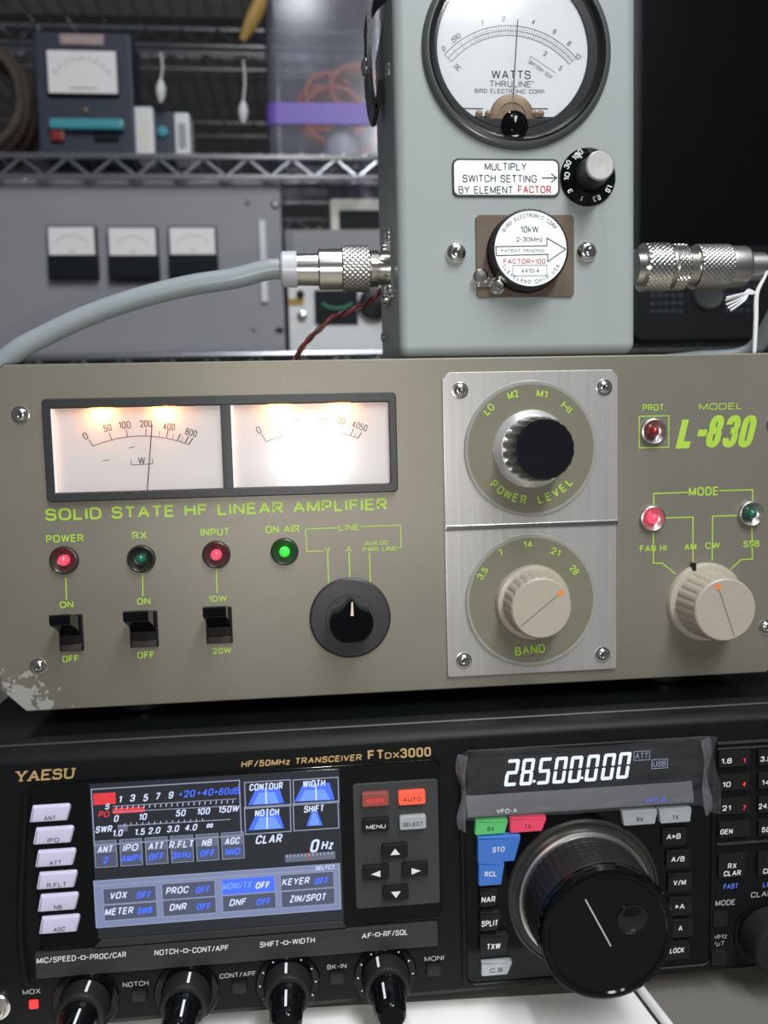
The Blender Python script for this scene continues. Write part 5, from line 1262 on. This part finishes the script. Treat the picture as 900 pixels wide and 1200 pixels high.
x, z = at(191, 155, NYm + 8); MB().lathe((x, NYm + 8, z), [(7, 0), (7, 3), (5, 5), (0, 5.4)], 24).build('button', M['teal'], bb)
# brown cable coil at the left edge
cb = thing('cable_coil', (-390, RY + 90, TOPU), 'brown bundle of coiled cable at the left end of the upper shelf', 'cable')
cc_ = MB(); ccx, ccz = -405, TOPU + 80
for k in range(16):
    yy = RY + 40 + (k % 8) * 9; rr_ = 66 + 7 * (k // 8) - (k % 3) * 2
    cc_.tube([Vector((ccx + rr_ * math.cos(t_) + random.uniform(-1, 1), yy + random.uniform(-1, 1), ccz + rr_ * math.sin(t_))) for t_ in [2 * PI * i / 24 for i in range(25)]], 4.6, 6, 2)
cc_.build('loops', M['browncable'], cb)
# hanging ties and strap
for px, py0, py1, yy, lab in ((188.5, 62, 120, RY + 14, 'white cable tie hanging above the blue button box'), (285, 70, 145, RY + 14, 'white cable tie hanging left of the plastic bin')):
    tp = at3(px, py0, yy); bt = at3(px, py1, yy); md = at3(px, py1 - 26, yy)
    t = thing('cable_tie', bt, lab, 'cable tie')
    MB().tube([tp, (tp + md) / 2 + Vector((2, 0, 0)), md], 1.2, 6, 4).build('strap', M['offwhite'], t)
    MB().tube([md, (md + bt) / 2, bt], 6.0, 8, 4, lambda f: .3 + .7 * math.sin(PI * min(1, f * .95 + .05))).build('tag', M['offwhite'], t)
yy = RY - 8
tag(MB().tube([at3(312, -25, yy), at3(305, 2, yy), at3(294, 27, yy), at3(284, 48, yy)], 8, 10, 6, lambda f: .55 + .6 * math.sin(PI * f) * (1 if f < .9 else .7)).build('strap_end', M['yellow']), 'ochre yellow strap end hanging down left of the plastic bin', 'strap')
# plastic bin
BY = RY + 6
x0, x1 = at(312, 100, BY)[0], at(455, 100, BY)[0]
pbn = thing('plastic_bin', ((x0 + x1) / 2, BY + 90, TOPU), 'translucent plastic storage bin with purple band on the upper shelf', 'storage bin')
zt_ = 846.0
def shell(x0, x1, y0, y1, z0, z1, t):
    mb = MB(); o_ = rrect(x0, x1, y0, y1, 12, 5); n = len(o_); i_ = rrect(x0 + t, x1 - t, y0 + t, y1 - t, 10, 5)
    vs = [(a_, b_, z0) for a_, b_ in o_] + [(a_, b_, z1) for a_, b_ in o_] + [(a_, b_, z1) for a_, b_ in i_] + [(a_, b_, z0 + t) for a_, b_ in i_]
    fs = [list(reversed(range(n))), [3 * n + i for i in range(n)]]
    for r_ in range(3):
        for i in range(n): j = (i + 1) % n; fs.append((r_ * n + i, r_ * n + j, (r_ + 1) * n + j, (r_ + 1) * n + i))
    return mb.add(vs, fs)
shell(x0, x1, BY, BY + 190, TOPU, zt_, 2.2).build('bin_body', M['bin'], pbn)
zb0, zb1 = at(380, 146, BY)[1], at(380, 121, BY)[1]
o_ = rrect(x0 - 1.5, x1 + 1.5, BY - 1.5, BY + 191.5, 13, 5); i_ = rrect(x0 - .1, x1 + .1, BY - .1, BY + 190.1, 12, 5); n = len(o_)
vs = [(a_, b_, zb0) for a_, b_ in o_] + [(a_, b_, zb1) for a_, b_ in o_] + [(a_, b_, zb1) for a_, b_ in i_] + [(a_, b_, zb0) for a_, b_ in i_]
MB().add(vs, [(r_ * n + i, r_ * n + (i + 1) % n, ((r_ + 1) % 4) * n + (i + 1) % n, ((r_ + 1) % 4) * n + i) for r_ in range(4) for i in range(n)]).build('purple_band', M['purple'], pbn)
MB().box(x0 - 4, x1 + 4, BY - 4, BY + 194, zt_, zt_ + 12, 4).build('lid', M['bin'], pbn)
ow = thing('wire_bundle', ((x0 + x1) / 2 + 15, BY + 80, TOPU + 4), 'orange wires jumbled inside the translucent bin', 'wires')
wr = MB()
for k in range(9):
    cxk = x0 + 95 + random.uniform(-28, 28); czk = TOPU + 78 + random.uniform(-34, 42); rk_ = random.uniform(24, 44); yk_ = BY + 50 + k * 7; f_ = random.uniform(0, 6)
    rk_ = min(rk_, czk - TOPU - 8, x1 - cxk - 6, cxk - x0 - 6)
    wr.tube([Vector((cxk + rk_ * math.cos(f_ + i * .5), yk_ + i * .8, czk + rk_ * math.sin(f_ + i * .5) * .85)) for i in range(15)], 4.2, 6, 3)
wr.build('loose_wires', M['orangewire'], ow)
x = x0 + 92
tag(MB().lathe((x, BY + 30, TOPU + 3), [(20, 0), (22, 8), (20, 30), (9, 44), (8, 56), (0, 57)], 24, (0, 0, 1)).build('bottle', M['offwhite']), 'small white bottle inside the translucent bin', 'bottle')

# devices right of the grey cabinet on the lower shelf
DY = RY + 26
a = rect(337, 334, 450, 391, DY)
wd_ = thing('meter_unit', ((a[0] + a[1]) / 2, DY + 60, TOPL), 'white meter unit with dark display and green arc behind the left plug', 'meter')
fz0 = TOPL
MB().box(a[0], a[1] + 20, DY, DY + 120, fz0, a[3] + 6, 2).build('case', M['offwhite'], wd_)
a2 = rect(368, 340, 420, 380, DY - 1); dsp = MB().box(a2[0], a2[1], DY - 2.5, DY + 1, a2[2], a2[3], 1).build('display', M['screenoff'], wd_)
x, z = at(395, 352, DY); ga = MB(); ga.line([(x + 20 * math.cos(t_), z + 10 * math.sin(t_)) for t_ in [math.radians(200 + 14 * k) for k in range(11)]], 2.6, DY - 2.7); ga.build('green_arc', M['greenarc'], dsp)
x, z = at(354, 370, DY); MB().lathe((x, DY, z), [(6, 0), (6, 4), (4.4, 5), (0, 5)], 20).build('knob', M['nickel'], wd_)
x, z = at(352, 345, DY); MB().lathe((x, DY, z), [(5, 0), (5, 4), (3.4, 5), (0, 5)], 20).build('knob', M['blackplastic'], wd_)
a2 = rect(338, 350, 356, 358, DY); MB().box(a2[0], a2[1], DY - .6, DY + .5, a2[2], a2[3], .1).build('tape', M['yellow'], wd_)
x, z = at(438, 356, DY); MB().lathe((x, DY, z), [(20, 0), (20, 10), (17, 12), (0, 12)], 28).build('large_knob', M['blackplastic'], wd_)
z2 = a[3] + 6
a = rect(335, 270, 460, 296, DY)
sl2 = thing('flat_unit', ((a[0] + a[1]) / 2, DY + 70, z2), 'flat grey unit stacked on the white meter unit', 'equipment')
MB().box(a[0] - 2, a[1] + 10, DY - 6, DY + 150, z2, a[3], 2).build('case', M['slate'], sl2)
MB().box(a[0] + 8, a[1] - 8, DY - 7, DY - 5, z2 + 4, a[3] - 4, .5).build('front_plate', M['cabinet'], sl2)
zz = a[3]
a = rect(386, 232, 460, 280, DY + 20)
bd = thing('display_unit', ((a[0] + a[1]) / 2, DY + 70, zz), 'beige unit with black window standing on the flat grey unit', 'equipment')
MB().box(a[0], a[1], DY + 20, DY + 120, zz, a[3], 4).build('case', M['beige'], bd)
a2 = rect(397, 246, 446, 268, DY + 18); MB().box(a2[0], a2[1], DY + 18, DY + 21, a2[2], a2[3], 1).build('window', M['screenoff'], bd)

# black monitor on the desk at the right
MY = 560.0
mx0 = at(742, 200, MY)[0]; mz0 = at(800, 399, MY)[1]; mz1 = mz0 + 470; mx1 = mx0 + 640
mn = thing('monitor', ((mx0 + mx1) / 2, MY + 40, DESK), 'large black monitor with round knob behind the right side of the wattmeter', 'monitor')
MB().prism(rrect(mx0, mx1, mz0, mz1, 14), MY + 40, MY, 3).build('housing', M['blackplastic'], mn)
zs_ = at(800, 287, MY)[1]
MB().box(mx0 + 8, mx1 - 8, MY - 1.2, MY + 1, zs_, mz1 - 10, .5).build('screen_glass', M['monitor'], mn)
x, z = at(829, 344, MY); MB().lathe((x, MY, z), [(19, 0), (19, 2), (17.5, 4), (15.8, 3), (0, 3)], 40).build('round_knob', M['charcoal'], mn)
for x_, n_ in ((at(762, 345, MY)[0], 5), (at(850, 345, MY)[0], 5)):
    g_ = MB()
    for i in range(n_):
        for j in range(4): g_.box(x_ + i * 8.5, x_ + i * 8.5 + 5, MY - 1, MY + 1, z - 22 + j * 9, z - 18 + j * 9, .3)
    g_.build('button_grid', M['navy'], mn)
MB().box((mx0 + mx1) / 2 - 40, (mx0 + mx1) / 2 + 40, MY + 36, MY + 56, DESK + 10, mz0 + 160, 3).build('stand_neck', M['blackplastic'], mn)
MB().box((mx0 + mx1) / 2 - 130, (mx0 + mx1) / 2 + 130, MY - 55, MY + 70, DESK, DESK + 12, 4).build('stand_foot', M['blackplastic'], mn)

# ================================================================== DESK ITEMS
def desk_pt(px, py, z=DESK):
    d = ROT.transposed() @ Vector(((px - 450) / F, (py - 600) / F, 1)); p = CAM + d * ((z - CAM.z) / d.z); return p
e0 = desk_pt(752, 1170); e1 = desk_pt(774, 1199)
dr = (e1 - e0); ext0 = e0 - dr * .35; ext1 = e1 + dr * 1.6
x_l = -150
tag(MB().add([(x_l, -12, DESK), (ext0.x - 2, ext0.y, DESK), (ext1.x - 2, ext1.y, DESK), (x_l, ext1.y, DESK), (x_l, -12, DESK + .5), (ext0.x - 2, ext0.y, DESK + .5), (ext1.x - 2, ext1.y, DESK + .5), (x_l, ext1.y, DESK + .5)],
    [(3, 2, 1, 0), (4, 5, 6, 7), (0, 1, 5, 4), (1, 2, 6, 5), (2, 3, 7, 6), (3, 0, 4, 7)]).build('paper_sheet', M['paper']), 'white paper sheet on the desk in front of the black transceiver', 'paper')
tag(MB().tube([ext0 + Vector((1.2, 0, 2.2)), ext1 + Vector((1.2, 0, 2.2))], 2.2, 12, 0).build('plastic_rod', M['stick']), 'thin white plastic rod on the desk below the large tuning dial', 'rod')

# look-alikes of one kind
for o in COL.objects:
    if o.parent is None and 'label' in o:
        k = o.name.split('.')[0]
        g = {'small_box': 'white plastic boxes on the upper shelf', 'cable_tie': 'white cable ties hanging at the rack', 'wire_rack': 'chrome wire racks', 'board': 'grey boards on the top shelves', 'coaxial_cable': 'coaxial cables plugged into the wattmeter'}.get(k)
        if g: o['group'] = g
